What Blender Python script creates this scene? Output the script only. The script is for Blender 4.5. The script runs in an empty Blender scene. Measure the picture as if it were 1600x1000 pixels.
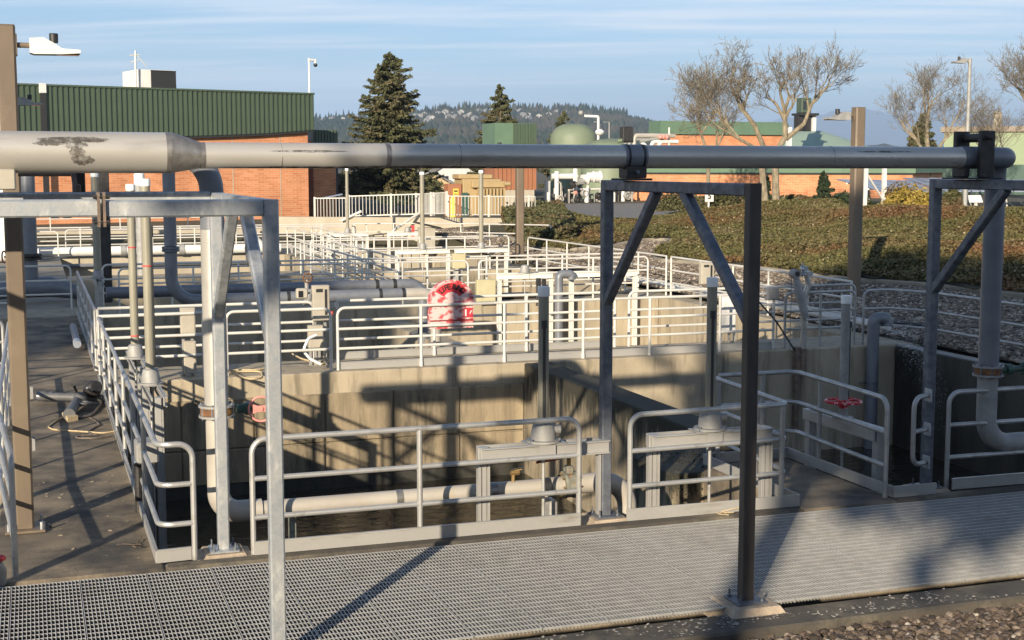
import bpy, math, random
import numpy as np
from mathutils import Vector, Matrix
R = math.radians
random.seed(7); rng = np.random.default_rng(7)
S = bpy.context.scene; COL = S.collection

# ---------------------------------------------------------------- camera, sky, sun, exposure
cam = bpy.data.cameras.new("camera"); co = bpy.data.objects.new("camera", cam); COL.objects.link(co)
co.location = (0, 0, 3.46); co.rotation_euler = (R(90 - 6.317), 0, R(-19.2))
cam.sensor_width = 36; cam.lens = 2150 / 1600 * 36; cam.clip_start = .1; cam.clip_end = 40000
S.camera = co

SUN_EL = R(16.0); SX, SY = .609, .793          # horizontal direction the light travels in
W = bpy.data.worlds.new("World"); S.world = W; W.use_nodes = True
wn, wl = W.node_tree.nodes, W.node_tree.links; wn.clear()
wo = wn.new("ShaderNodeOutputWorld"); bg = wn.new("ShaderNodeBackground"); bg.inputs[1].default_value = .056
sky = wn.new("ShaderNodeTexSky"); sky.sky_type = 'NISHITA'; sky.sun_disc = False
sky.sun_elevation = SUN_EL; sky.sun_rotation = math.atan2(-SX, -SY); sky.altitude = 20; sky.air_density = 1.0; sky.dust_density = .35; sky.ozone_density = 2.6
tc = wn.new("ShaderNodeTexCoord"); sep = wn.new("ShaderNodeSeparateXYZ"); wl.new(tc.outputs['Generated'], sep.inputs[0])
def wmath(op, a, b=None, c=None):
    n = wn.new("ShaderNodeMath"); n.operation = op
    for i, v in enumerate((a, b, c)):
        if v is None: continue
        if isinstance(v, (int, float)): n.inputs[i].default_value = v
        else: wl.new(v, n.inputs[i])
    return n.outputs[0]
zz = wmath('ADD', wmath('MAXIMUM', sep.outputs[2], 0.0), .055)
cx, cy = wmath('DIVIDE', sep.outputs[0], zz), wmath('DIVIDE', sep.outputs[1], zz)
cmb = wn.new("ShaderNodeCombineXYZ"); wl.new(cx, cmb.inputs[0]); wl.new(wmath('MULTIPLY_ADD', cx, .42, cy), cmb.inputs[1])
def wnoise(scale, sc, rot, det, rough, dist=0.):
    mp = wn.new("ShaderNodeMapping"); mp.inputs['Scale'].default_value = sc; mp.inputs['Rotation'].default_value = (0, 0, rot)
    wl.new(cmb.outputs[0], mp.inputs[0]); n = wn.new("ShaderNodeTexNoise"); n.inputs['Scale'].default_value = scale
    n.inputs['Detail'].default_value = det; n.inputs['Roughness'].default_value = rough; n.inputs['Distortion'].default_value = dist
    wl.new(mp.outputs[0], n.inputs['Vector']); return n.outputs[0]
n1 = wnoise(1.0, (.30, 1.25, 1), R(-14), 9, .6, .9)
n2 = wnoise(.30, (.7, 1.0, 1), R(20), 3, .5)
n3 = wnoise(3.4, (.22, 1.5, 1), R(-18), 7, .62, .8)
cov = wmath('ADD', wmath('ADD', wmath('MULTIPLY', n1, .55), wmath('MULTIPLY', n2, .45)), wmath('MULTIPLY', n3, .22))
mr = wn.new("ShaderNodeMapRange"); mr.interpolation_type = 'SMOOTHSTEP'; wl.new(cov, mr.inputs[0])
mr.inputs[1].default_value = .50; mr.inputs[2].default_value = .75; mr.inputs[3].default_value = .10; mr.inputs[4].default_value = .92
elv = wn.new("ShaderNodeMapRange"); elv.interpolation_type = 'SMOOTHSTEP'; wl.new(sep.outputs[2], elv.inputs[0])
elv.inputs[1].default_value = .12; elv.inputs[2].default_value = .75; elv.inputs[3].default_value = 1; elv.inputs[4].default_value = .1
hzn = wn.new("ShaderNodeMapRange"); hzn.interpolation_type = 'SMOOTHSTEP'; wl.new(sep.outputs[2], hzn.inputs[0])
hzn.inputs[1].default_value = -.02; hzn.inputs[2].default_value = .13; hzn.inputs[3].default_value = .55; hzn.inputs[4].default_value = 0
den = wmath('MAXIMUM', wmath('MULTIPLY', mr.outputs[0], elv.outputs[0]), hzn.outputs[0])
mx = wn.new("ShaderNodeMix"); mx.data_type = 'RGBA'; wl.new(den, mx.inputs[0]); 
tint = wn.new("ShaderNodeMix"); tint.data_type = 'RGBA'; tint.blend_type = 'MULTIPLY'; tint.inputs[0].default_value = 1; wl.new(sky.outputs[0], tint.inputs[6]); tint.inputs[7].default_value = (.78, .99, 1.22, 1)
wl.new(tint.outputs[2], mx.inputs[6])
mx.inputs[7].default_value = (9.6, 9.9, 10.2, 1)
wl.new(mx.outputs[2], bg.inputs[0]); wl.new(bg.outputs[0], wo.inputs[0])
sl = bpy.data.lights.new("sun", 'SUN'); sl.energy = 5.0; sl.angle = R(.55); sl.color = (1, .865, .67)
so = bpy.data.objects.new("sun", sl); COL.objects.link(so); so.location = (-20, -26, 20)
so.rotation_euler = Vector((SX * math.cos(SUN_EL), SY * math.cos(SUN_EL), -math.sin(SUN_EL))).to_track_quat('-Z', 'Y').to_euler()
S.view_settings.view_transform = 'Standard'; S.view_settings.look = 'None'; S.view_settings.exposure = 1.2; S.view_settings.gamma = 1

# ---------------------------------------------------------------- materials
def mat(name, c1, c2=None, scale=6., rough=.7, metal=0., stretch=(1, 1, 1), bump=0., bscale=None, lo=.35, hi=.65, c3=None, s3=1.2, lo3=.55, hi3=.7, st3=(1, 1, 1), coord='Object', rvar=0., spec=.5, detail=6, topdirt=None):
    m = bpy.data.materials.new(name); m.use_nodes = True
    nt = m.node_tree; N, L = nt.nodes, nt.links; b = N["Principled BSDF"]
    b.inputs['Roughness'].default_value = rough; b.inputs['Metallic'].default_value = metal; b.inputs['Specular IOR Level'].default_value = spec
    b.inputs['Base Color'].default_value = (*c1, 1)
    if coord == 'World':
        g = N.new("ShaderNodeNewGeometry"); src = g.outputs['Position']
    else:
        t = N.new("ShaderNodeTexCoord"); src = t.outputs['Object']
    def noise(s, st, d=6, r=.6):
        mp = N.new("ShaderNodeMapping"); mp.inputs['Scale'].default_value = st; L.new(src, mp.inputs[0])
        n = N.new("ShaderNodeTexNoise"); n.inputs['Scale'].default_value = s; n.inputs['Detail'].default_value = d; n.inputs['Roughness'].default_value = r
        L.new(mp.outputs[0], n.inputs['Vector']); return n.outputs[0]
    def rng_(v, a, bb, o0=0., o1=1.):
        q = N.new("ShaderNodeMapRange"); q.inputs[1].default_value = a; q.inputs[2].default_value = bb; q.inputs[3].default_value = o0; q.inputs[4].default_value = o1
        L.new(v, q.inputs[0]); return q.outputs[0]
    cur = None
    if c2 is not None:
        n = noise(scale, stretch, detail); f = rng_(n, lo, hi)
        k = N.new("ShaderNodeMix"); k.data_type = 'RGBA'; L.new(f, k.inputs[0]); k.inputs[6].default_value = (*c1, 1); k.inputs[7].default_value = (*c2, 1); cur = k.outputs[2]
        if rvar: L.new(rng_(n, lo, hi, rough - rvar, rough + rvar), b.inputs['Roughness'])
    if c3 is not None:
        f = rng_(noise(s3, st3, 8, .65), lo3, hi3)
        k = N.new("ShaderNodeMix"); k.data_type = 'RGBA'; L.new(f, k.inputs[0])
        if cur is None: k.inputs[6].default_value = (*c1, 1)
        else: L.new(cur, k.inputs[6])
        k.inputs[7].default_value = (*c3, 1); cur = k.outputs[2]
    if topdirt is not None:      # moss and drip stains that grew down from the top edge
        sz_ = N.new("ShaderNodeSeparateXYZ"); L.new(src, sz_.inputs[0]); ad = N.new("ShaderNodeMath"); ad.operation = 'MULTIPLY_ADD'
        L.new(noise(2.6, (2.2, 2.2, .25), 8, .7), ad.inputs[0]); ad.inputs[1].default_value = 1.9; L.new(sz_.outputs[2], ad.inputs[2])
        f = rng_(ad.outputs[0], .42, .72); k = N.new("ShaderNodeMix"); k.data_type = 'RGBA'; L.new(f, k.inputs[0]); L.new(cur, k.inputs[6]); k.inputs[7].default_value = (*topdirt, 1); cur = k.outputs[2]
    if cur is not None: L.new(cur, b.inputs['Base Color'])
    if bump:
        bm_ = N.new("ShaderNodeBump"); bm_.inputs['Strength'].default_value = bump; bm_.inputs['Distance'].default_value = .02
        L.new(noise(bscale or scale * 4, (1, 1, 1), 5), bm_.inputs['Height']); L.new(bm_.outputs[0], b.inputs['Normal'])
    return m

M = {}
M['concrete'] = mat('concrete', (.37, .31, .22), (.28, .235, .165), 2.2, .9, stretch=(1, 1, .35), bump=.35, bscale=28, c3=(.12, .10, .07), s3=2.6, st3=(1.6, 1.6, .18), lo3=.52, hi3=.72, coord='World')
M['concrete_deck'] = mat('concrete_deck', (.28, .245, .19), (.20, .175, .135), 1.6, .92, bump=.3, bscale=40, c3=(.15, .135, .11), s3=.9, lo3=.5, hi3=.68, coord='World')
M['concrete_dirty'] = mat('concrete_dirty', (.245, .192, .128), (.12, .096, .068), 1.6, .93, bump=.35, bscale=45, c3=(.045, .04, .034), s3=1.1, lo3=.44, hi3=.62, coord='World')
M['kerb_dark'] = mat('kerb_dark', (.085, .072, .055), (.05, .043, .035), 3, .93, bump=.5, bscale=40, c3=(.17, .145, .10), s3=1.6, lo3=.52, hi3=.68, coord='World')
M['concrete_moss'] = mat('concrete_moss', (.29, .24, .165), (.15, .125, .085), 3.2, .93, stretch=(1.5, 1.5, .25), bump=.7, bscale=25, c3=(.04, .038, .028), s3=2.4, st3=(1.4, 1.4, .35), lo3=.5, hi3=.66, coord='World', topdirt=(.03, .028, .018))
M['concrete_stained'] = mat('concrete_stained', (.30, .24, .155), (.17, .135, .088), 2.4, .9, stretch=(1.6, 1.6, .22), bump=.5, bscale=24, c3=(.04, .035, .027), s3=1.5, st3=(1.2, 1.2, .25), lo3=.50, hi3=.68, coord='World')
M['concrete_wet'] = mat('concrete_wet', (.05, .048, .04), (.018, .018, .016), 2.0, .45, stretch=(1.4, 1.4, .3), bump=.4, bscale=20, coord='World')
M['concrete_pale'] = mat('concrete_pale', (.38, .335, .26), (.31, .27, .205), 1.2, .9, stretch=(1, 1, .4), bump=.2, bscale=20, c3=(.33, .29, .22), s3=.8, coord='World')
M['footing'] = mat('footing', (.42, .34, .25), (.27, .21, .15), 7, .92, bump=.5, bscale=50)
M['galv'] = mat('galv', (.52, .535, .54), (.31, .335, .36), 13, .42, .55, bump=.08, bscale=60, rvar=.1, c3=(.58, .58, .56), s3=9, lo3=.52, hi3=.66, st3=(1, 1, .5))
M['galv_dull_shade'] = mat('galv_dull_shade', (.15, .165, .19), (.085, .092, .11), 11, .5, .35, bump=.08, bscale=60, rvar=.1, c3=(.22, .215, .205), s3=5, st3=(1, 1, .3))  # dull zinc fittings; its darkness also paints the shade on two frames
M['galv_brown'] = mat('galv_brown', (.075, .062, .052), (.05, .043, .038), 9, .55, .2, stretch=(1, 1, .25), c3=(.12, .115, .115), s3=4, st3=(1, 1, .2), lo3=.56, hi3=.7)
M['weathered_steel'] = mat('weathered_steel', (.20, .15, .11), (.11, .085, .07), 9, .6, .3, c3=(.26, .15, .08), s3=5, bump=.15)
M['black_steel'] = mat('black_steel', (.022, .021, .021), (.045, .04, .036), 8, .5, .3, bump=.15)
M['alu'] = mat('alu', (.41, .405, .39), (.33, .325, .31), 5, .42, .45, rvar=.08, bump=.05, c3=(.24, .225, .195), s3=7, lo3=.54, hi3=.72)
M['alu_far'] = mat('alu_far', (.58, .56, .51), (.49, .47, .43), 1, .6, .1)  # pale aluminium; on the back walkway rails it stands in for sunlight
M['alu_sheet'] = mat('alu_sheet', (.40, .39, .365), (.34, .33, .31), 3, .48, .35, stretch=(1, 1, 1), rvar=.08, c3=(.27, .25, .215), s3=4, st3=(.4, .4, 3), lo3=.58, hi3=.72)
M['stainless'] = mat('stainless', (.50, .475, .43), (.42, .395, .355), 3.0, .34, .4, stretch=(.3, 1, 1), rvar=.08, bump=.03, bscale=10, c3=(.30, .275, .24), s3=2.2, st3=(.25, 1.2, 1.2), lo3=.56, hi3=.72)
M['stain'] = mat('stain', (.085, .075, .065), (.16, .145, .12), 9, .5, .4)
_n, _l = M['stain'].node_tree.nodes, M['stain'].node_tree.links; _t = _n.new("ShaderNodeTexCoord"); _q = _n.new("ShaderNodeTexNoise"); _q.inputs['Scale'].default_value = 13; _q.inputs['Detail'].default_value = 8; _q.inputs['Roughness'].default_value = .68; _l.new(_t.outputs['Object'], _q.inputs['Vector'])
_r = _n.new("ShaderNodeMapRange"); _r.inputs[1].default_value = .36; _r.inputs[2].default_value = .64; _l.new(_q.outputs[0], _r.inputs[0]); _l.new(_r.outputs[0], _n["Principled BSDF"].inputs['Alpha'])
M['weld'] = mat('weld', (.21, .195, .18), (.33, .31, .28), 14, .42, .7)
M['grey_pipe'] = mat('grey_pipe', (.165, .175, .195), (.13, .14, .16), 4, .42, .1, c3=(.18, .18, .18), s3=3)
M['pale_pipe'] = mat('pale_pipe', (.40, .37, .32), (.33, .30, .26), 3, .55, .1, stretch=(.5, 1, 1), c3=(.36, .30, .22), s3=2.5, lo3=.58, hi3=.75)
M['gate_white'] = mat('gate_white', (.66, .64, .58), (.58, .56, .50), 2, .55)
M['white_paint'] = mat('white_paint', (.62, .61, .58), (.55, .535, .50), 3, .55)
M['white_plastic'] = mat('white_plastic', (.78, .78, .76), (.70, .70, .67), 4, .45)
M['tube'] = mat('tube', (.27, .25, .19), (.21, .195, .15), 2.5, .35, stretch=(1, 1, .4))
M['stem'] = mat('stem', (.03, .03, .028), None, rough=.5)
M['red_tape'] = mat('red_tape', (.60, .06, .05), (.5, .05, .05), 5, .6)
M['cast_grey'] = mat('cast_grey', (.30, .295, .28), (.22, .215, .205), 7, .6, .1)
M['brown_paint'] = mat('brown_paint', (.165, .125, .085), (.13, .10, .072), 4, .5, .1, stretch=(1, 1, .2), c3=(.20, .155, .11), s3=2)
M['rust'] = mat('rust', (.22, .10, .035), (.08, .04, .022), 14, .8, c3=(.34, .18, .05), s3=11, bump=.3)
M['faded_red'] = mat('faded_red', (.62, .26, .22), (.55, .20, .17), 8, .6)
M['dark_red'] = mat('dark_red', (.26, .03, .025), (.14, .02, .018), 9, .5)
M['red_white'] = mat('red_white', (.50, .015, .025), (.70, .58, .56), 16, .5, lo=.58, hi=.61)
M['green_paint'] = mat('green_paint', (.035, .09, .065), (.03, .065, .05), 8, .5)
M['valve_grey'] = mat('valve_grey', (.22, .23, .19), (.11, .10, .08), 11, .6, c3=(.26, .14, .05), s3=8)
M['brass'] = mat('brass', (.42, .28, .12), (.25, .17, .08), 8, .4, .7)
M['rope'] = mat('rope', (.50, .40, .24), (.38, .29, .17), 30, .9)
M['chain'] = mat('chain', (.30, .26, .22), (.16, .12, .09), 30, .5, .6)
M['life_red'] = mat('life_red', (.44, .07, .075), (.60, .43, .41), 6.5, .5, lo=.44, hi=.53, stretch=(1, 1, 1.5), c3=(.40, .02, .03), s3=7, lo3=.62, hi3=.68, detail=4)
M['life_face'] = mat('life_face', (.58, .035, .05), (.55, .03, .04), 3, .5)
M['black'] = mat('black', (.02, .02, .02), None, rough=.5)
M['cabinet_beige'] = mat('cabinet_beige', (.38, .345, .28), (.33, .30, .245), 4, .5)
M['yellow_box'] = mat('yellow_box', (.46, .41, .25), (.40, .36, .22), 4, .6)
M['grating_side_shade'] = mat('grating_side_shade', (.28, .27, .25), (.19, .185, .17), 8, .7)  # bar sides, darker than the tops to paint in their shade
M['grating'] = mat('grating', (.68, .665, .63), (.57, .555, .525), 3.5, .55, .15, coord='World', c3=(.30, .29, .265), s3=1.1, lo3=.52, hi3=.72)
M['brick'] = None
M['green_metal'] = mat('green_metal', (.058, .083, .052), (.05, .072, .045), 1, .5)
M['green_fascia'] = mat('green_fascia', (.10, .165, .105), (.085, .14, .09), 1, .5)
M['green_pale'] = mat('green_pale', (.165, .20, .13), (.14, .17, .11), .5, .6, c3=(.12, .145, .095), s3=.3, coord='World')
M['green_roof'] = mat('green_roof', (.26, .34, .26), (.22, .29, .225), .3, .6)
M['green_dark'] = mat('green_dark', (.028, .075, .055), (.022, .06, .045), 1, .6)
M['olive_wall'] = mat('olive_wall', (.22, .27, .155), (.19, .235, .14), .5, .7)
M['tan_paint'] = mat('tan_paint', (.36, .26, .13), (.31, .225, .11), 1, .55)
M['orange_metal'] = mat('orange_metal', (.30, .125, .06), (.26, .105, .05), 1, .6)
M['panel_blue'] = mat('panel_blue', (.20, .23, .30), (.16, .185, .25), 1, .3)
M['asphalt'] = mat('asphalt', (.17, .16, .15), (.13, .125, .115), 2, .93, coord='World', bump=.2)
M['glass_dark'] = mat('glass_dark', (.02, .022, .026), None, rough=.15)
M['yellow_paint'] = mat('yellow_paint', (.75, .50, .06), (.68, .46, .08), 3, .6)
M['bark_pale'] = mat('bark_pale', (.27, .225, .15), (.14, .112, .075), 5, .9, stretch=(1, 1, .5), c3=(.12, .10, .075), s3=3)
M['bark'] = mat('bark', (.15, .11, .08), (.09, .068, .05), 8, .95, stretch=(1, 1, .3), bump=.4)
M['twig'] = mat('twig', (.17, .145, .105), (.11, .092, .068), 3, .9)
M['gravel_base'] = mat('gravel_base', (.07, .058, .046), (.035, .03, .025), 30, .95, bump=.6, coord='World')
M['grass'] = mat('grass', (.10, .12, .035), (.07, .085, .028), 1.2, .95, coord='World')
M['earth'] = mat('earth', (.075, .065, .035), (.05, .044, .025), 3, .95, coord='World', bump=.4)
M['far_hill'] = mat('far_hill', (.034, .038, .028), (.052, .048, .036), .012, .95, coord='World', c3=(.035, .042, .026), s3=.03)
M['mountain'] = mat('mountain', (.075, .075, .06), (.11, .10, .08), .0025, .95, coord='World')

def leaf_mat(name, cols, scale, rough=.75, var=.3):
    m = bpy.data.materials.new(name); m.use_nodes = True; N, L = m.node_tree.nodes, m.node_tree.links; b = N["Principled BSDF"]
    b.inputs['Roughness'].default_value = rough; b.inputs['Specular IOR Level'].default_value = .25
    g = N.new("ShaderNodeNewGeometry"); cur = None
    for i, (c, s, lo, hi) in enumerate(cols):
        if i == 0:
            rp = N.new("ShaderNodeValToRGB"); rp.color_ramp.elements[0].color = (*[v * (1 - var) for v in c], 1); rp.color_ramp.elements[1].color = (*[v * (1 + var) for v in c], 1)
            L.new(g.outputs['Random Per Island'], rp.inputs[0]); cur = rp.outputs[0]; continue
        n = N.new("ShaderNodeTexNoise"); n.inputs['Scale'].default_value = s; n.inputs['Detail'].default_value = 4; L.new(g.outputs['Position'], n.inputs['Vector'])
        ad = N.new("ShaderNodeMath"); ad.operation = 'MULTIPLY_ADD'; L.new(g.outputs['Random Per Island'], ad.inputs[0]); ad.inputs[1].default_value = .12; L.new(n.outputs[0], ad.inputs[2])
        q = N.new("ShaderNodeMapRange"); q.inputs[1].default_value = lo + .06; q.inputs[2].default_value = hi + .06; L.new(ad.outputs[0], q.inputs[0])
        k = N.new("ShaderNodeMix"); k.data_type = 'RGBA'; L.new(q.outputs[0], k.inputs[0]); L.new(cur, k.inputs[6]); k.inputs[7].default_value = (*c, 1); cur = k.outputs[2]
    L.new(cur, b.inputs['Base Color'])
    return m
M['cover'] = leaf_mat('cover', [((.102, .094, .034), 0, 0, 0), ((.15, .078, .036), .2, .50, .66), ((.145, .115, .055), .55, .50, .68)], 1, var=.16)
M['chip'] = mat('chip', (.38, .35, .30), (.27, .24, .2), 30, .8)
M['flower'] = mat('flower', (.30, .25, .16), None, rough=.8)
M['hedge'] = leaf_mat('hedge', [((.075, .075, .032), 0, 0, 0), ((.12, .085, .045), .9, .5, .65)], 1)
M['yellow_leaf'] = leaf_mat('yellow_leaf', [((.26, .19, .04), 0, 0, 0), ((.14, .10, .05), .9, .52, .62)], 1)
M['needle'] = leaf_mat('needle', [((.075, .078, .036), 0, 0, 0), ((.12, .10, .05), .6, .5, .68)], 1)
M['moss'] = leaf_mat('moss', [((.035, .03, .018), 0, 0, 0), ((.022, .02, .014), 2, .45, .6)], 1)
M['needle_dark'] = leaf_mat('needle_dark', [((.028, .042, .02), 0, 0, 0)], 1)
M['forest'] = leaf_mat('forest', [((.022, .032, .018), 0, 0, 0), ((.05, .045, .03), .008, .5, .6)], 1)

def stone_mat(name, stops):
    m = bpy.data.materials.new(name); m.use_nodes = True; N, L = m.node_tree.nodes, m.node_tree.links; b = N["Principled BSDF"]; b.inputs['Roughness'].default_value = .85
    g = N.new("ShaderNodeNewGeometry"); r = N.new("ShaderNodeValToRGB"); L.new(g.outputs['Random Per Island'], r.inputs[0]); e = r.color_ramp.elements
    while len(e) < len(stops): e.new(.5)
    for k, (p, c) in enumerate(stops): e[k].position = p; e[k].color = (*c, 1)
    n = N.new("ShaderNodeTexNoise"); n.inputs['Scale'].default_value = 40; L.new(g.outputs['Position'], n.inputs['Vector']); k = N.new("ShaderNodeMix"); k.data_type = 'RGBA'; k.blend_type = 'MULTIPLY'; k.inputs[0].default_value = .6
    L.new(r.outputs[0], k.inputs[6]); q = N.new("ShaderNodeMapRange"); q.inputs[1].default_value = .3; q.inputs[2].default_value = .6; q.inputs[3].default_value = .5; q.inputs[4].default_value = 1.1; L.new(n.outputs[0], q.inputs[0]); L.new(q.outputs[0], k.inputs[7])
    L.new(k.outputs[2], b.inputs['Base Color']); return m
M['stone'] = stone_mat('stone', [(0, (.05, .038, .028)), (.45, (.13, .10, .072)), (.78, (.22, .175, .13)), (.94, (.36, .31, .24)), (1, (.5, .45, .37))])
M['stone_dark'] = stone_mat('stone_dark', [(0, (.03, .022, .016)), (.5, (.085, .06, .043)), (.8, (.14, .105, .078)), (.94, (.22, .18, .14)), (1, (.42, .38, .32))])
def brick_mat():
    m = bpy.data.materials.new('brick'); m.use_nodes = True; N, L = m.node_tree.nodes, m.node_tree.links; b = N["Principled BSDF"]; b.inputs['Roughness'].default_value = .9
    t = N.new("ShaderNodeTexCoord"); s = N.new("ShaderNodeSeparateXYZ"); L.new(t.outputs['Object'], s.inputs[0])
    c = N.new("ShaderNodeCombineXYZ"); L.new(s.outputs[0], c.inputs[0]); L.new(s.outputs[2], c.inputs[1])
    br = N.new("ShaderNodeTexBrick"); L.new(c.outputs[0], br.inputs['Vector']); br.inputs['Scale'].default_value = 1
    br.inputs['Brick Width'].default_value = .4; br.inputs['Row Height'].default_value = .11; br.inputs['Mortar Size'].default_value = .012
    br.inputs['Color1'].default_value = (.44, .155, .062, 1); br.inputs['Color2'].default_value = (.56, .235, .11, 1); br.inputs['Mortar'].default_value = (.50, .31, .19, 1)
    n = N.new("ShaderNodeTexNoise"); n.inputs['Scale'].default_value = .7; n.inputs['Detail'].default_value = 8; L.new(t.outputs['Object'], n.inputs['Vector'])
    k = N.new("ShaderNodeMix"); k.data_type = 'RGBA'; k.blend_type = 'MULTIPLY'; k.inputs[0].default_value = .5; L.new(br.outputs[0], k.inputs[6])
    r = N.new("ShaderNodeValToRGB"); r.color_ramp.elements[0].position = .35; r.color_ramp.elements[0].color = (.6, .55, .5, 1); r.color_ramp.elements[1].position = .65; L.new(n.outputs[0], r.inputs[0]); L.new(r.outputs[0], k.inputs[7])
    L.new(k.outputs[2], b.inputs['Base Color'])
    return m
M['brick'] = brick_mat()
def water_mat():
    m = bpy.data.materials.new('water'); m.use_nodes = True; N, L = m.node_tree.nodes, m.node_tree.links; b = N["Principled BSDF"]
    b.inputs['Base Color'].default_value = (.020, .017, .011, 1); b.inputs['Roughness'].default_value = .09
    g = N.new("ShaderNodeNewGeometry"); mp = N.new("ShaderNodeMapping"); mp.inputs['Scale'].default_value = (1, 1.8, 1); L.new(g.outputs['Position'], mp.inputs[0])
    n = N.new("ShaderNodeTexNoise"); n.inputs['Scale'].default_value = 3.2; n.inputs['Detail'].default_value = 5; n.inputs['Distortion'].default_value = .6; L.new(mp.outputs[0], n.inputs['Vector'])
    bu = N.new("ShaderNodeBump"); bu.inputs['Strength'].default_value = .55; bu.inputs['Distance'].default_value = .06; L.new(n.outputs[0], bu.inputs['Height']); L.new(bu.outputs[0], b.inputs['Normal'])
    return m
M['water'] = water_mat()
def spray_mat():
    m = bpy.data.materials.new('spray'); m.use_nodes = True; b = m.node_tree.nodes["Principled BSDF"]
    b.inputs['Base Color'].default_value = (.75, .78, .8, 1); b.inputs['Roughness'].default_value = .1; b.inputs['Transmission Weight'].default_value = .4
    return m
M['spray'] = spray_mat()

# ---------------------------------------------------------------- mesh helpers
def V(*a): return Vector(a)
def fillet(pts, rad, n=6):
    pts = [Vector(p) for p in pts]; out = [pts[0]]
    for i in range(1, len(pts) - 1):
        a, b, c = pts[i - 1], pts[i], pts[i + 1]
        u, v = (a - b), (c - b); lu, lv = u.length, v.length
        if lu < 1e-6 or lv < 1e-6: continue
        u /= lu; v /= lv; ang = u.angle(v)
        if ang > 3.05: out.append(b); continue
        d = min(rad / math.tan(ang / 2), lu * .49, lv * .49); r = d * math.tan(ang / 2)
        p0, p1 = b + u * d, b + v * d
        ctr = b + (u + v).normalized() * (r / math.sin(ang / 2))
        e0, e1 = (p0 - ctr), (p1 - ctr); tot = e0.angle(e1); ax = e0.cross(e1).normalized()
        for k in range(n + 1):
            out.append(ctr + Matrix.Rotation(tot * k / n, 3, ax) @ e0)
    out.append(pts[-1]); return out

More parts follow.
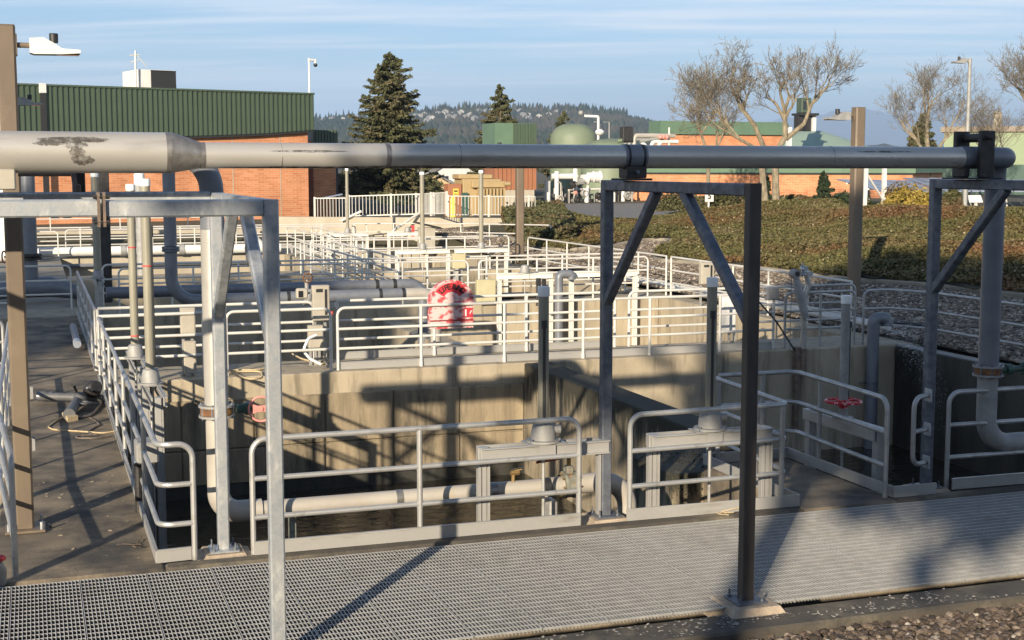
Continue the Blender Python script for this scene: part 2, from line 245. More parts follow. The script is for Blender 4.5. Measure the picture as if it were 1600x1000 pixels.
class MB:
    def __init__(s): s.v = []; s.f = []; s.mi = []; s.cur = 0
    def add(s, vs, fs):
        o = len(s.v); s.v += [tuple(p) for p in vs]
        for f in fs: s.f.append(tuple(i + o for i in f)); s.mi.append(s.cur)
        return s
    def box(s, x0, x1, y0, y1, z0, z1):
        vs = [(x, y, z) for z in (z0, z1) for y in (y0, y1) for x in (x0, x1)]
        return s.add(vs, [(0, 2, 3, 1), (4, 5, 7, 6), (0, 1, 5, 4), (2, 6, 7, 3), (0, 4, 6, 2), (1, 3, 7, 5)])
    def cbox(s, x0, x1, y0, y1, z0, z1, c=.01):      # box with chamfered edges (vertical and top)
        def ring(z, i): return [(x0 + c + i, y0 + i, z), (x1 - c - i, y0 + i, z), (x1 - i, y0 + c + i, z), (x1 - i, y1 - c - i, z), (x1 - c - i, y1 - i, z), (x0 + c + i, y1 - i, z), (x0 + i, y1 - c - i, z), (x0 + i, y0 + c + i, z)]
        vs = ring(z0, c) + ring(z0 + c, 0) + ring(z1 - c, 0) + ring(z1, c); fs = []
        for k in range(3):
            for i in range(8): j = (i + 1) % 8; fs.append((k * 8 + i, k * 8 + j, k * 8 + 8 + j, k * 8 + 8 + i))
        fs.append(tuple(range(7, -1, -1))); fs.append(tuple(range(24, 32)))
        return s.add(vs, fs)
    def bar(s, a, b, w, h=None, c=.0, up=(0, 0, 1)):   # rectangular section from a to b; w across, h along up
        h = h or w; a, b = Vector(a), Vector(b); d = (b - a).normalized(); up = Vector(up)
        if abs(d.dot(up)) > .99: up = Vector((0, 1, 0))
        x = d.cross(up).normalized(); y = x.cross(d).normalized()
        if c: pr_ = [(-w / 2 + c, -h / 2), (w / 2 - c, -h / 2), (w / 2, -h / 2 + c), (w / 2, h / 2 - c), (w / 2 - c, h / 2), (-w / 2 + c, h / 2), (-w / 2, h / 2 - c), (-w / 2, -h / 2 + c)]
        else: pr_ = [(-w / 2, -h / 2), (w / 2, -h / 2), (w / 2, h / 2), (-w / 2, h / 2)]
        n = len(pr_); vs = [p + x * q[0] + y * q[1] for p in (a, b) for q in pr_]
        fs = [(i, (i + 1) % n, n + (i + 1) % n, n + i) for i in range(n)] + [tuple(range(n - 1, -1, -1)), tuple(range(n, 2 * n))]
        return s.add(vs, fs)
    def tube(s, path, r, n=10, caps=True):
        path = [Vector(p) for p in path]; rs = r if isinstance(r, (list, tuple)) else [r] * len(path)
        q = [path[0]]; rr = [rs[0]]
        for p, r1 in zip(path[1:], rs[1:]):
            if (p - q[-1]).length > 1e-5 or abs(r1 - rr[-1]) > 1e-5: q.append(p); rr.append(r1)
        path, rs = q, rr; m = len(path); T = []
        for i in range(m):
            a = path[max(i - 1, 0)]; b = path[min(i + 1, m - 1)]; t = b - a
            if t.length < 1e-7: t = (path[-1] - path[0])
            T.append(t.normalized())
        up = Vector((0, 0, 1)) if abs(T[0].z) < .9 else Vector((1, 0, 0))
        x = T[0].cross(up).normalized(); vs = []; fs = []
        for i in range(m):
            x = (x - T[i] * x.dot(T[i])).normalized(); y = T[i].cross(x)
            for k in range(n):
                a = 2 * math.pi * k / n; vs.append(path[i] + (x * math.cos(a) + y * math.sin(a)) * rs[i])
        for i in range(m - 1):
            for k in range(n):
                k2 = (k + 1) % n; fs.append((i * n + k, i * n + k2, (i + 1) * n + k2, (i + 1) * n + k))
        if caps: fs.append(tuple(range(n - 1, -1, -1))); fs.append(tuple((m - 1) * n + k for k in range(n)))
        return s.add(vs, fs)
    def lathe(s, prof, ctr=(0, 0, 0), n=20):
        return s.tube([(ctr[0], ctr[1], ctr[2] + z) for r, z in prof], [r for r, z in prof], n)
    def torus(s, ctr, R_, r, axis=(0, 0, 1), n=28, k=8):
        ax = Vector(axis).normalized(); u = ax.orthogonal().normalized(); w = ax.cross(u); c = Vector(ctr); vs = []; fs = []
        for i in range(n):
            a = 2 * math.pi * i / n; d = u * math.cos(a) + w * math.sin(a)
            for j in range(k):
                b = 2 * math.pi * j / k; vs.append(c + d * (R_ + r * math.cos(b)) + ax * (r * math.sin(b)))
        for i in range(n):
            for j in range(k):
                fs.append((i * k + j, ((i + 1) % n) * k + j, ((i + 1) % n) * k + (j + 1) % k, i * k + (j + 1) % k))
        return s.add(vs, fs)
    def poly(s, pts, ext):       # flat polygon pts extruded by vector ext
        n = len(pts); e = Vector(ext); vs = [Vector(p) for p in pts] + [Vector(p) + e for p in pts]
        return s.add(vs, [tuple(range(n - 1, -1, -1)), tuple(range(n, 2 * n))] + [(i, (i + 1) % n, n + (i + 1) % n, n + i) for i in range(n)])
    def sphere(s, c, r, n=12, m=8, sz=1.):
        return s.tube([(c[0], c[1], c[2] - r * sz * math.cos(math.pi * i / m)) for i in range(m + 1)], [max(r * math.sin(math.pi * i / m), 1e-4) for i in range(m + 1)], n)
    def mesh(s, name, mats, smooth=True):
        me = bpy.data.meshes.new(name); me.from_pydata(s.v, [], s.f)
        mats = mats if isinstance(mats, (list, tuple)) else [mats]
        for m in mats: me.materials.append(M[m] if isinstance(m, str) else m)
        if len(mats) > 1: me.polygons.foreach_set('material_index', s.mi)
        if smooth:
            me.polygons.foreach_set('use_smooth', [True] * len(me.polygons)); me.set_sharp_from_angle(angle=R(35))
        me.update(); return me
    def build(s, name, mats, parent=None, smooth=True, loc=None):
        return link(name, s.mesh(name, mats, smooth), parent, loc)

def link(name, me, parent=None, loc=None):
    o = bpy.data.objects.new(name, me); COL.objects.link(o)
    if parent: o.parent = parent
    if loc is not None: o.location = loc
    return o
def tag(o, label=None, cat=None, group=None, kind=None):
    if label: o['label'] = label
    if cat: o['category'] = cat
    if group: o['group'] = group
    if kind: o['kind'] = kind
    return o
def thing(name, label, cat, loc=(0, 0, 0), group=None, rz=0.):
    o = bpy.data.objects.new(name, None); COL.objects.link(o); o.location = loc; o.rotation_euler[2] = rz; o.empty_display_size = .2
    return tag(o, label, cat, group)
def dup(root, loc, rz=None, label=None, scale=None):
    r = root.copy(); COL.objects.link(r); r.location = loc
    if rz is not None: r.rotation_euler[2] = rz
    if scale: r.scale = scale
    if label: r['label'] = label
    for ch in root.children:
        c = ch.copy(); COL.objects.link(c); c.parent = r
        for g in ch.children:
            d = g.copy(); COL.objects.link(d); d.parent = c
    return r
def quad_cloud(name, P, size, mats, up=.5, parent=None, aspect=1.6, dirs=None, droop=0.):
    P = np.asarray(P, float); n = len(P); nr = rng.normal(size=(n, 3)); nr[:, 2] = np.abs(nr[:, 2]) + up; nr /= np.linalg.norm(nr, axis=1)[:, None]
    if dirs is None: d = rng.normal(size=(n, 3))
    else: d = np.asarray(dirs, float) + rng.normal(size=(n, 3)) * .35
    d[:, 2] -= droop; d -= nr * (d * nr).sum(1)[:, None]; d /= np.linalg.norm(d, axis=1)[:, None] + 1e-9; b = np.cross(nr, d)
    s = np.asarray(size) * rng.uniform(.6, 1.4, n); a = d * (s * aspect * .5)[:, None]; w = b * (s * .5)[:, None]
    Vv = np.empty((n, 4, 3)); Vv[:, 0] = P - a; Vv[:, 1] = P + w * .9; Vv[:, 2] = P + a; Vv[:, 3] = P - w * .9
    return np_mesh(name, Vv.reshape(-1, 3), np.arange(n * 4).reshape(n, 4), mats, parent)
def np_mesh(name, verts, faces, mats, parent=None, smooth=False):
    me = bpy.data.meshes.new(name); n, k = faces.shape
    me.vertices.add(len(verts)); me.vertices.foreach_set('co', np.ascontiguousarray(verts, dtype=np.float32).ravel())
    me.loops.add(n * k); me.loops.foreach_set('vertex_index', np.ascontiguousarray(faces, dtype=np.int32).ravel())
    me.polygons.add(n); me.polygons.foreach_set('loop_start', np.arange(n, dtype=np.int32) * k)
    me.polygons.foreach_set('use_smooth', np.full(n, smooth))
    for m in (mats if isinstance(mats, (list, tuple)) else [mats]): me.materials.append(M[m])
    me.update(calc_edges=True); return link(name, me, parent)

def text_mesh(s, size, depth=.002):
    cu = bpy.data.curves.new('t', 'FONT'); cu.body = s; cu.size = size; cu.extrude = depth; cu.offset = size * .03; cu.align_x = 'CENTER'; cu.align_y = 'CENTER'
    o = bpy.data.objects.new('t', cu); COL.objects.link(o); bpy.context.view_layer.update()
    me = bpy.data.meshes.new_from_object(o.evaluated_get(bpy.context.evaluated_depsgraph_get()))
    vs = [v.co.copy() for v in me.vertices]; fs = [tuple(p.vertices) for p in me.polygons]
    bpy.data.objects.remove(o); bpy.data.curves.remove(cu); bpy.data.meshes.remove(me); return vs, fs
def part(name, mb, mats, root, smooth=True):     # a part whose shape is written in world coordinates
    return mb.build(name, mats, root, smooth, -root.location)
def sub(name, mb, mats, p, smooth=True): return mb.build(name, mats, p, smooth)

# ---------------------------------------------------------------- large structure: decks, tanks, water
def deck(name, label, boxes, m, cat='walkway'):
    b = MB()
    for q in boxes: b.cbox(*q, c=.02)
    o = b.build(name, m); tag(o, label, cat); return o
def setting(name, boxes, m):
    b = MB()
    for q in boxes: b.box(*q)
    return tag(b.build(name, m), kind='structure')
ZB = -3.4
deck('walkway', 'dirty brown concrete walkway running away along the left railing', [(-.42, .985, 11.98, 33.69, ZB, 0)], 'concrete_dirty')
deck('tank_wall', 'concrete sill under the front railings between grating and tank', [(.99, 7.33, 11.98, 12.16, ZB, .0), (8.47, 17.0, 11.98, 12.16, ZB, 0)], 'kerb_dark', 'wall')
deck('concrete_platform', 'small dark concrete landing between the two front tanks', [(7.34, 8.46, 11.98, 14.25, ZB, -.003)], 'concrete_dirty', 'platform')
deck('tank_wall', 'mossy concrete dividing wall running back between the two front tanks', [(8.2, 8.74, 15.6, 22.89, ZB, -.004)], 'concrete_moss', 'wall')
deck('walkway', 'pale concrete walkway behind the front tanks, carrying the red life ring box railing', [(.99, 30, 22.9, 24.5, ZB, 0)], 'concrete')
deck('tank_wall', 'stained lower face of the back wall of the front left tank', [(1.0 + k * 1.2, min(2.19 + k * 1.2, 8.19), 22.86, 22.897, z0_, z1_) for k in range(6) for z0_, z1_ in ((ZB, -1.21), (-1.2, -.36))], 'concrete_stained', 'wall')
deck('algae_band', 'dark wet algae band along the waterline of the back wall of the front left tank', [(1.0, 8.18, 22.852, 22.859, -2.1, -1.78)], 'concrete_wet', 'algae')
deck('tank_wall', 'dark wet side wall of the right front tank behind the spray', [(15.95, 16.28, 12.17, 22.89, ZB, -.002)], 'concrete_wet', 'wall')
deck('walkway', 'concrete walkway of the second row behind the grey horizontal pipes', [(-9, 15.94, 33.7, 35.6, ZB, 0)], 'concrete')
deck('walkway', 'concrete walkway of the third row, half in shade', [(.99, 15.94, 44.6, 46.2, ZB, 0)], 'concrete')
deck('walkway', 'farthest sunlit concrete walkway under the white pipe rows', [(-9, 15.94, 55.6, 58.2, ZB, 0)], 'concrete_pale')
deck('tank_wall', 'concrete wall closing the second tank on the right', [(15.95, 16.5, 24.51, 35.58, ZB, -.003)], 'concrete', 'wall')
deck('tank_wall', 'concrete wall closing the third tank on the right', [(15.95, 16.5, 35.61, 46.18, ZB, -.003)], 'concrete', 'wall')
deck('tank_wall', 'concrete wall closing the farthest tank on the right', [(15.95, 16.5, 46.21, 58.18, ZB, -.003)], 'concrete', 'wall')
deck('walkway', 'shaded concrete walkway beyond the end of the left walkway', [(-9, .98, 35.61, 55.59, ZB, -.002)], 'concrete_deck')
deck('tank_wall', 'low buried wall left of the brown lamp post', [(-9, -.43, 22.9, 24.5, ZB, -.004)], 'concrete', 'wall')
setting('water', [(.9, 16, 12.1, 58, -2.6, -2.0), (-9, -.4, 11.9, 58, -2.6, -2.0)], 'water')
# stepped block under the second gate
deck('concrete_block', 'mossy stepped concrete block under the middle gate', [(6.95, 8.19, 14.26, 15.59, ZB, -.1)], 'concrete_moss', 'block')
# foreground: kerb, pit and grating
pit = setting('channel_floor', [(-14, 24, 9.3, 11.98, -1.5, -1.2)], 'concrete_wet')
deck('kerb', 'stained concrete kerb between the grating and the gravel', [(-14, 24, 9.02, 9.42, -1.5, -.05)], 'kerb_dark', 'kerb')
deck('channel_wall', 'concrete edge of the channel under the grating', [(-14, -.43, 11.9, 11.97, -1.5, -.05), (-.42, 24, 11.9, 11.97, -1.5, -.05)], 'concrete_dirty', 'wall')

walk = thing('grating_walkway', 'pale square mesh grating walkway across the foreground', 'walkway', (0, 9.45, 0))
PW, PL = .5445, 2.44
g = MB()
def gbar(x0, x1, y0, y1, z0, z1):       # pale top, sides of the same metal coloured darker for shade
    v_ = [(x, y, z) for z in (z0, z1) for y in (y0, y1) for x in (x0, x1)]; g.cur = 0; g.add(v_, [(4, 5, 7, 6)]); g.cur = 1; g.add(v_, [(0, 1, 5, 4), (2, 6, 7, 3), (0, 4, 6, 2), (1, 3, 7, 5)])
nx, ny = 18, 24
for i in range(nx + 1): x = .004 + (PW - .012) * i / nx; w_ = .0047 if 0 < i < nx else .004; gbar(x - w_ / 2, x + w_ / 2, 0, PL, -.032, 0)
for j in range(ny + 1): y = .006 + (PL - .012) * j / ny; h_ = .0034 if 0 < j < ny else .0055; gbar(.002, PW - .006, y - h_, y + h_, -.016, -.0012)
gm = g.mesh('grating_panel', ['grating', 'grating_side_shade'], smooth=False)
X0 = .272 - PW * 25
for k in range(66):
    o = link('grating_panel', gm, walk, (X0 + k * PW, 0, random.uniform(-.003, .001)))
# ---------------------------------------------------------------- steel frames that carry the overhead pipe
def foot(mb_, X, Y): mb_.cbox(X - .13, X + .13, Y - .13, Y + .13, .005, .022, .004)
def frame(label, X, Yr, Yf, top, m, mf=None):
    t = thing('support_frame', label, 'steel frame', (X, Yr, 0), 'square tube frames under the overhead pipe')
    w = .104
    for Y in (Yr, Yf):
        part('post', MB().bar((X, Y, .022), (X, Y, top - .0), w, w, .012), mf if (Y == Yf and mf) else m, t)
        b = MB(); foot(b, X, Y); part('base_plate', b, 'galv' if m == 'galv' else 'galv_dull_shade', t)
        f = MB(); f.add(*pyramid(X, Y, .44 if Y < 11 else .38, .27, -.13 if Y < 11 else -.05, .006)); part('footing', f, 'footing', t)
        for sx in (-1, 1):
            for sy in (-1, 1):
                q = MB().tube([(X + sx * .095, Y + sy * .095, .02), (X + sx * .095, Y + sy * .095, .085)], .008, 8)
                q.tube([(X + sx * .095, Y + sy * .095, .022), (X + sx * .095, Y + sy * .095, .04)], .017, 6); part('anchor_bolt', q, 'galv_dull_shade', t)
    part('beam', MB().bar((X, Yr - w / 2 - .001, top - .052), (X, Yf + w / 2 + .001, top - .052), w - .004, w - .004, .012), m, t)
    part('brace', MB().bar((X, Yr - .03, 2.16), (X, Yr - 1.13, top - .09), .09, .09, .012, up=(1, 0, 0)), m, t)
    part('brace', MB().bar((X, Yf + .03, 2.26), (X, Yf + 1.19, top - .09), .09, .09, .012, up=(1, 0, 0)), m, t)
    return t
def pyramid(X, Y, a, b, z0, z1):
    vs = [(X + sx * r / 1, Y + sy * r / 1, z) for z, r in ((z0, a / 2 + .06), (z1 - .03, a / 2), (z1, a / 2 - .02)) for sx, sy in ((-1, -1), (1, -1), (1, 1), (-1, 1))]
    fs = [(k * 4 + i, k * 4 + (i + 1) % 4, k * 4 + 4 + (i + 1) % 4, k * 4 + 4 + i) for k in (0, 1) for i in range(4)] + [(8, 9, 10, 11)]
    return vs, fs
f1 = frame('bright galvanized frame at left with long crossbeams bolted to it', 1.54, 12.4, 9.45, 3.245, 'galv')
part('crossbeam', MB().bar((.445, 9.45, 3.19), (1.485, 9.45, 3.19), .1, .115, .012), 'galv', f1)
part('crossbeam', MB().bar((.425, 9.45, 3.197), (-2.2, 9.45, 3.2), .1, .115, .012), 'galv', f1)
part('crossbeam', MB().bar((1.487, 12.4, 3.2), (-2.2, 12.4, 3.2), .1, .1, .012), 'galv', f1)
for x in (.405, .44):
    q = MB().box(x, x + .018, 9.37, 9.53, 3.075, 3.30); part('splice_plate', q, 'weathered_steel', f1)
for z in (3.105, 3.27):
    for y in (9.385, 9.515): part('splice_bolt', MB().tube([(.385, y, z), (.485, y, z)], .016, 6), 'black_steel', f1)
part('grey_band', MB().bar((1.54, 10.33, 2.885), (1.54, 10.235, 2.76), .096, .096, .012, up=(1, 0, 0)), 'grey_pipe', f1)  # short grey band around the front brace
f0 = frame('galvanized frame hidden beyond the left edge of the picture', -2.26, 12.4, 9.45, 3.245, 'galv')
f2 = frame('galvanized frame in the middle, shade put in its colour, standing on two footings', 5.30, 12.4, 9.52, 3.34, 'galv_dull_shade', 'galv_brown')  # materials darker than the left frame hold this frame's shade
f3 = frame('right galvanized frame with a tall clamp holding the pipe', 9.09, 12.4, 9.55, 3.34, 'galv_dull_shade')
# ---------------------------------------------------------------- overhead pipe
PY_, PZ = 11.8, 3.562
t = thing('overhead_pipe', 'long stainless overhead pipe, thick at left and thinner to the right', 'pipe', (1.35, PY_, PZ))
part('wide_pipe', MB().tube([(-3.2, PY_, 3.59), (1.10, PY_, 3.582)], .168, 40), 'stainless', t)
part('reducer', MB().tube([(1.101, PY_, 3.582), (1.11, PY_, 3.582), (1.34, PY_, 3.563), (1.35, PY_, PZ)], [.1695, .169, .1105, .1095], 40), 'weld', t)
for x, r_ in ((1.085, .1692), (1.365, .1098)): part('weld_seam', MB().tube([(x - .02, PY_, 3.582 if x < 1.2 else PZ), (x + .02, PY_, 3.582 if x < 1.2 else PZ)], r_, 36), 'weld', t)
part('narrow_pipe', MB().tube([(1.351, PY_, PZ), (9.02, PY_, PZ - .002)], .1085, 40), 'stainless', t)
for x in (2.95,):
    part('weld_seam', MB().tube([(x - .022, PY_, PZ), (x - .01, PY_, PZ), (x, PY_, PZ), (x + .01, PY_, PZ), (x + .022, PY_, PZ)], [.1088, .1095, .1105, .1095, .1088], 36), 'weld', t)
for x in (2.02, 3.6, 7.4): part('pipe_joint', MB().tube([(x - .003, PY_, PZ), (x + .003, PY_, PZ)], .1093, 36), 'stain', t)
part('end_elbow', MB().tube(fillet([(9.021, PY_, PZ - .002), (9.5, PY_, PZ - .002), (9.82, 12.36, PZ), (9.82, 12.36, 3.2), (9.82, 12.36, 1.31)], .2, 10), .109, 32), 'grey_pipe', t)
part('drop_pipe', MB().tube(fillet([(9.82, 12.36, 1.2), (9.82, 12.36, .43), (10.9, 12.36, .43)], .3, 8), .109, 28), 'cast_grey', t)  # darker grey stands in for shade on this pale pipe
def flange(ctr, label_parts, root, r=.165, thick=.075, rusty='rust'):
    x, y, z = ctr
    part('flange', MB().lathe([(.11, thick / 2 + .02), (r, thick / 2 + .02), (r, thick / 2), (.11, thick / 2)], ctr, 24), 'cast_grey', root)
    part('flange', MB().lathe([(.11, -thick / 2), (r, -thick / 2), (r, -thick / 2 - .02), (.11, -thick / 2 - .02)], ctr, 24), 'cast_grey', root)
    part('valve_body', MB().lathe([(.11, -thick / 2 + .002), (r * .9, -thick / 2 + .004), (r * .92, 0), (r * .9, thick / 2 - .004), (.11, thick / 2 - .002)], ctr, 24), rusty, root)
    for k in range(8):
        a = 2 * math.pi * (k + .5) / 8; px, py = x + r * .88 * math.cos(a), y + r * .88 * math.sin(a)
        part('flange_bolt', MB().tube([(px, py, z - thick / 2 - .035), (px, py, z + thick / 2 + .035)], .011, 6), 'galv_dull_shade', root)
flange((9.82, 12.36, 1.255), None, t)
part('valve_actuator', MB().tube([(9.97, 12.36, 1.255), (10.3, 12.36, 1.255)], .035, 10).tube([(10.05, 12.36, 1.255), (10.12, 12.36, 1.255)], .06, 12).cbox(10.28, 10.44, 12.29, 12.43, 1.18, 1.33, .02), 'green_paint', t)
# dark smears on the pipe: tarnish patches and darker underside strips, as thin shells
def smear(root, x0, x1, a0, a1, r, zc, seed, wob=.25):
    rr_ = random.Random(seed); n = 22; vs = []; fs = []
    lo = [a0 + rr_.uniform(-wob, wob) * (a1 - a0) for _ in range(n + 1)]; hi = [a1 + rr_.uniform(-wob, wob) * (a1 - a0) for _ in range(n + 1)]
    for i in range(n + 1):
        m_ = (a0 + a1) / 2 + (lo[i] + hi[i] - a0 - a1) * .18; h_ = (a1 - a0) / 2 * math.sin(math.pi * i / n) ** .6 * (1 + (hi[i] - lo[i] - a1 + a0) / (a1 - a0) * .35); lo[i], hi[i] = m_ - h_, m_ + h_
    for i in range(n + 1):
        x = x0 + (x1 - x0) * i / n
        for k in range(6):
            a = lo[i] + (hi[i] - lo[i]) * k / 5; vs.append((x, PY_ - math.cos(a) * r, zc + math.sin(a) * r))
    for i in range(n):
        for k in range(5): fs.append((i * 6 + k, i * 6 + k + 1, i * 6 + 7 + k, i * 6 + 6 + k))
    part('stain', MB().add(vs, fs), 'stain', root)
smear(t, .02, .62, .46, .82, .1695, 3.584, 1); smear(t, .26, .45, .12, .50, .1693, 3.584, 21, .5); smear(t, .30, .43, -.25, .22, .1694, 3.584, 22, .5); smear(t, .31, .50, -.62, -.12, .1693, 3.584, 23, .5); smear(t, .02, .3, .30, .55, .1691, 3.584, 3, .35); smear(t, -.15, 1.05, -1.5, -.85, .1688, 3.586, 8, .3); smear(t, 1.5, 4.6, -1.5, -.9, .1092, PZ, 9, .35); smear(t, 1.9, 2.6, .25, .45, .1091, PZ, 11, .3)
smear(t, 7.65, 8.3, .45, .62, .1097, PZ, 4, .4); smear(t, .40, .60, .48, .66, .1692, 3.584, 12, .3)
# pipe supports
t = thing('pipe_saddle', 'dark bolted saddle with strap holding the pipe on the middle frame', 'pipe support', (5.30, 11.8, 3.34))
part('strap', MB().tube([(5.19, PY_, PZ), (5.41, PY_, PZ)], .1135, 40), 'grey_pipe', t)
for x in (5.215, 5.365): part('strap_band', MB().tube([(x, PY_, PZ), (x + .022, PY_, PZ)], .1165, 40), 'black_steel', t)
part('saddle_block', MB().cbox(5.2, 5.4, 11.70, 11.90, 3.364, 3.475, .008), 'black_steel', t)
part('saddle_plate', MB().cbox(5.14, 5.44, 11.66, 11.94, 3.342, 3.362, .005), 'black_steel', t)
part('saddle_bolt', MB().tube([(5.30, 11.68, 3.42), (5.30, 11.92, 3.42)], .02, 6), 'galv_dull_shade', t)
t = thing('pipe_clamp', 'tall black two-plate clamp with a bolt above the pipe', 'pipe support', (9.09, 11.8, 3.34))
part('clamp_plate', MB().cbox(9.03, 9.20, 11.60, 11.66, 3.36, 3.83, .008), 'black_steel', t)
part('clamp_plate', MB().cbox(8.99, 9.16, 11.945, 12.005, 3.36, 3.83, .008), 'black_steel', t)
part('tie_bolt', MB().tube([(9.1, 11.5, 3.76), (9.1, 12.1, 3.76)], .022, 10), 'black_steel', t)
part('spacer', MB().tube([(9.1, 11.662, 3.76), (9.1, 11.943, 3.76)], .045, 12), 'black_steel', t)
part('strap', MB().tube([(8.93, PY_, PZ), (9.17, PY_, PZ)], .1135, 36), 'grey_pipe', t)
part('clamp_base', MB().cbox(8.9, 9.27, 11.56, 12.05, 3.343, 3.36, .005).cbox(8.93, 9.0, 11.72, 11.9, 3.362, 3.47, .01), 'black_steel', t)
t = thing('pipe_saddle', 'beige block under the wide pipe with a rusty beam beside it', 'pipe support', (-.2, 11.8, 3.25))
part('saddle_block', MB().cbox(-.34, -.11, 11.6, 12.0, 3.285, 3.45, .01), 'cabinet_beige', t)
part('rusty_beam', MB().bar((-.1, 12.75, 3.42), (.42, 12.75, 3.42), .08, .07, .01), 'weathered_steel', t)
part('beam_leg', MB().bar((.40, 12.75, 3.2), (.40, 12.75, 3.44), .11, .11, .01), 'black_steel', t)
part('clamp_rod', MB().bar((.35, 12.6, 3.45), (.37, 12.5, 3.22), .04, .03, .004).cbox(.36, .41, 12.45, 12.55, 3.24, 3.32, .01), 'weathered_steel', t)
part('dark_beam', MB().bar((-2.4, 12.9, 3.215), (1.46, 12.9, 3.215), .08, .06, .008), 'black_steel', t)
# pipe dropping from the overhead pipe into the left tank
t = thing('drop_pipe', 'pale stainless pipe dropping behind the left frame and turning right into the tank', 'pipe', (1.555, 12.8, 3.5))
part('upper_elbow', MB().tube(fillet([(.62, 11.93, 3.60), (.62, 12.4, 3.60), (.75, 12.8, 3.60), (1.555, 12.8, 3.60), (1.555, 12.8, 2.9)], .62, 12), .109, 28), 'grey_pipe', t)
part('vertical_pipe', MB().tube([(1.555, 12.8, 2.899), (1.555, 12.8, 1.28)], .109, 32), 'stainless', t)
flange((1.555, 12.8, 1.22), None, t)
part('lower_elbow', MB().tube(fillet([(1.555, 12.8, 1.16), (1.555, 12.8, .25), (1.95, 12.8, .25)], .27, 10), .103, 28), 'pale_pipe', t)
part('horizontal_pipe', MB().tube([(1.951, 12.8, .25), (4.78, 12.8, .25)], .082, 26), 'pale_pipe', t)
part('gear_box', MB().tube([(1.73, 12.8, 1.225), (1.86, 12.8, 1.225)], .04, 12).cbox(1.80, 1.9, 12.74, 12.86, 1.17, 1.28, .015), 'green_paint', t)
w = part('handwheel', MB().torus((1.955, 12.72, 1.225), .115, .011, (0.15, 1, 0), 28, 8), 'faded_red', t)
part('wheel_hub', MB().poly([(1.955 + x, 12.735, 1.225 + z) for x, z in ((-.1, .055), (-.03, .028), (.03, .028), (.1, .055), (.075, 0), (.1, -.055), (.03, -.028), (-.03, -.028), (-.1, -.055), (-.075, 0))], (0, .012, 0)).tube([(1.955, 12.72, 1.225), (1.955, 12.8, 1.225)], .02, 10), 'faded_red', t)
for x in (3.25, 4.22): part('coupling', MB().tube([(x, 12.8, .25), (x + .07, 12.8, .25)], .0845, 24), 'weld', t)
part('rubber_coupling', MB().tube([(4.781, 12.8, .25), (4.86, 12.8, .25)], [.09, .09], 24), 'black', t)
part('stained_spool', MB().tube([(4.861, 12.8, .25), (5.02, 12.8, .25)], .088, 24), 'pale_pipe', t)
v = part('butterfly_valve', MB().tube([(5.0, 12.8, .25), (5.03, 12.8, .25)], .14, 20).tube([(5.031, 12.8, .25), (5.11, 12.8, .25)], .13, 20).tube([(5.111, 12.8, .25), (5.14, 12.8, .25)], .14, 20).cbox(5.03, 5.11, 12.74, 12.86, .36, .45, .015), 'valve_grey', t)
for k in range(8):
    a = 2 * math.pi * k / 8; y, z = 12.8 + .118 * math.cos(a), .25 + .118 * math.sin(a)
    part('valve_bolt', MB().tube([(4.97, y, z), (5.17, y, z)], .011, 6), 'brass', t)
part('valve_stem', MB().tube([(5.07, 12.8, .44), (5.07, 12.8, .56)], .022, 10), 'brass', t)
part('valve_lever', MB().poly([(4.70, 12.76, .50), (4.88, 12.70, .53), (5.09, 12.73, .565), (5.13, 12.80, .57), (5.09, 12.87, .565), (4.9, 12.85, .53)], (0, 0, .025)), 'dark_red', t)
part('far_elbow', MB().tube(fillet([(5.141, 12.8, .25), (5.72, 12.8, .25), (5.72, 12.8, -.6)], .3, 8), .1, 24), 'pale_pipe', t)
part('drain_cock', MB().tube([(4.47, 12.8, .33), (4.47, 12.8, .40)], .02, 10).tube([(4.44, 12.8, .42), (4.53, 12.8, .42)], .03, 10).bar((4.47, 12.8, .45), (4.55, 12.76, .46), .02, .02), 'brass', t)
part('pipe_bracket', MB().cbox(4.83, 4.92, 12.7, 12.9, -.12, .12, .02).bar((4.80, 12.8, .16), (4.86, 12.8, .06), .03, .05), 'alu_sheet', t)
part('pipe_support_leg', MB().bar((2.24, 12.8, -2), (2.24, 12.8, .16), .07, .07, .008), 'valve_grey', t)

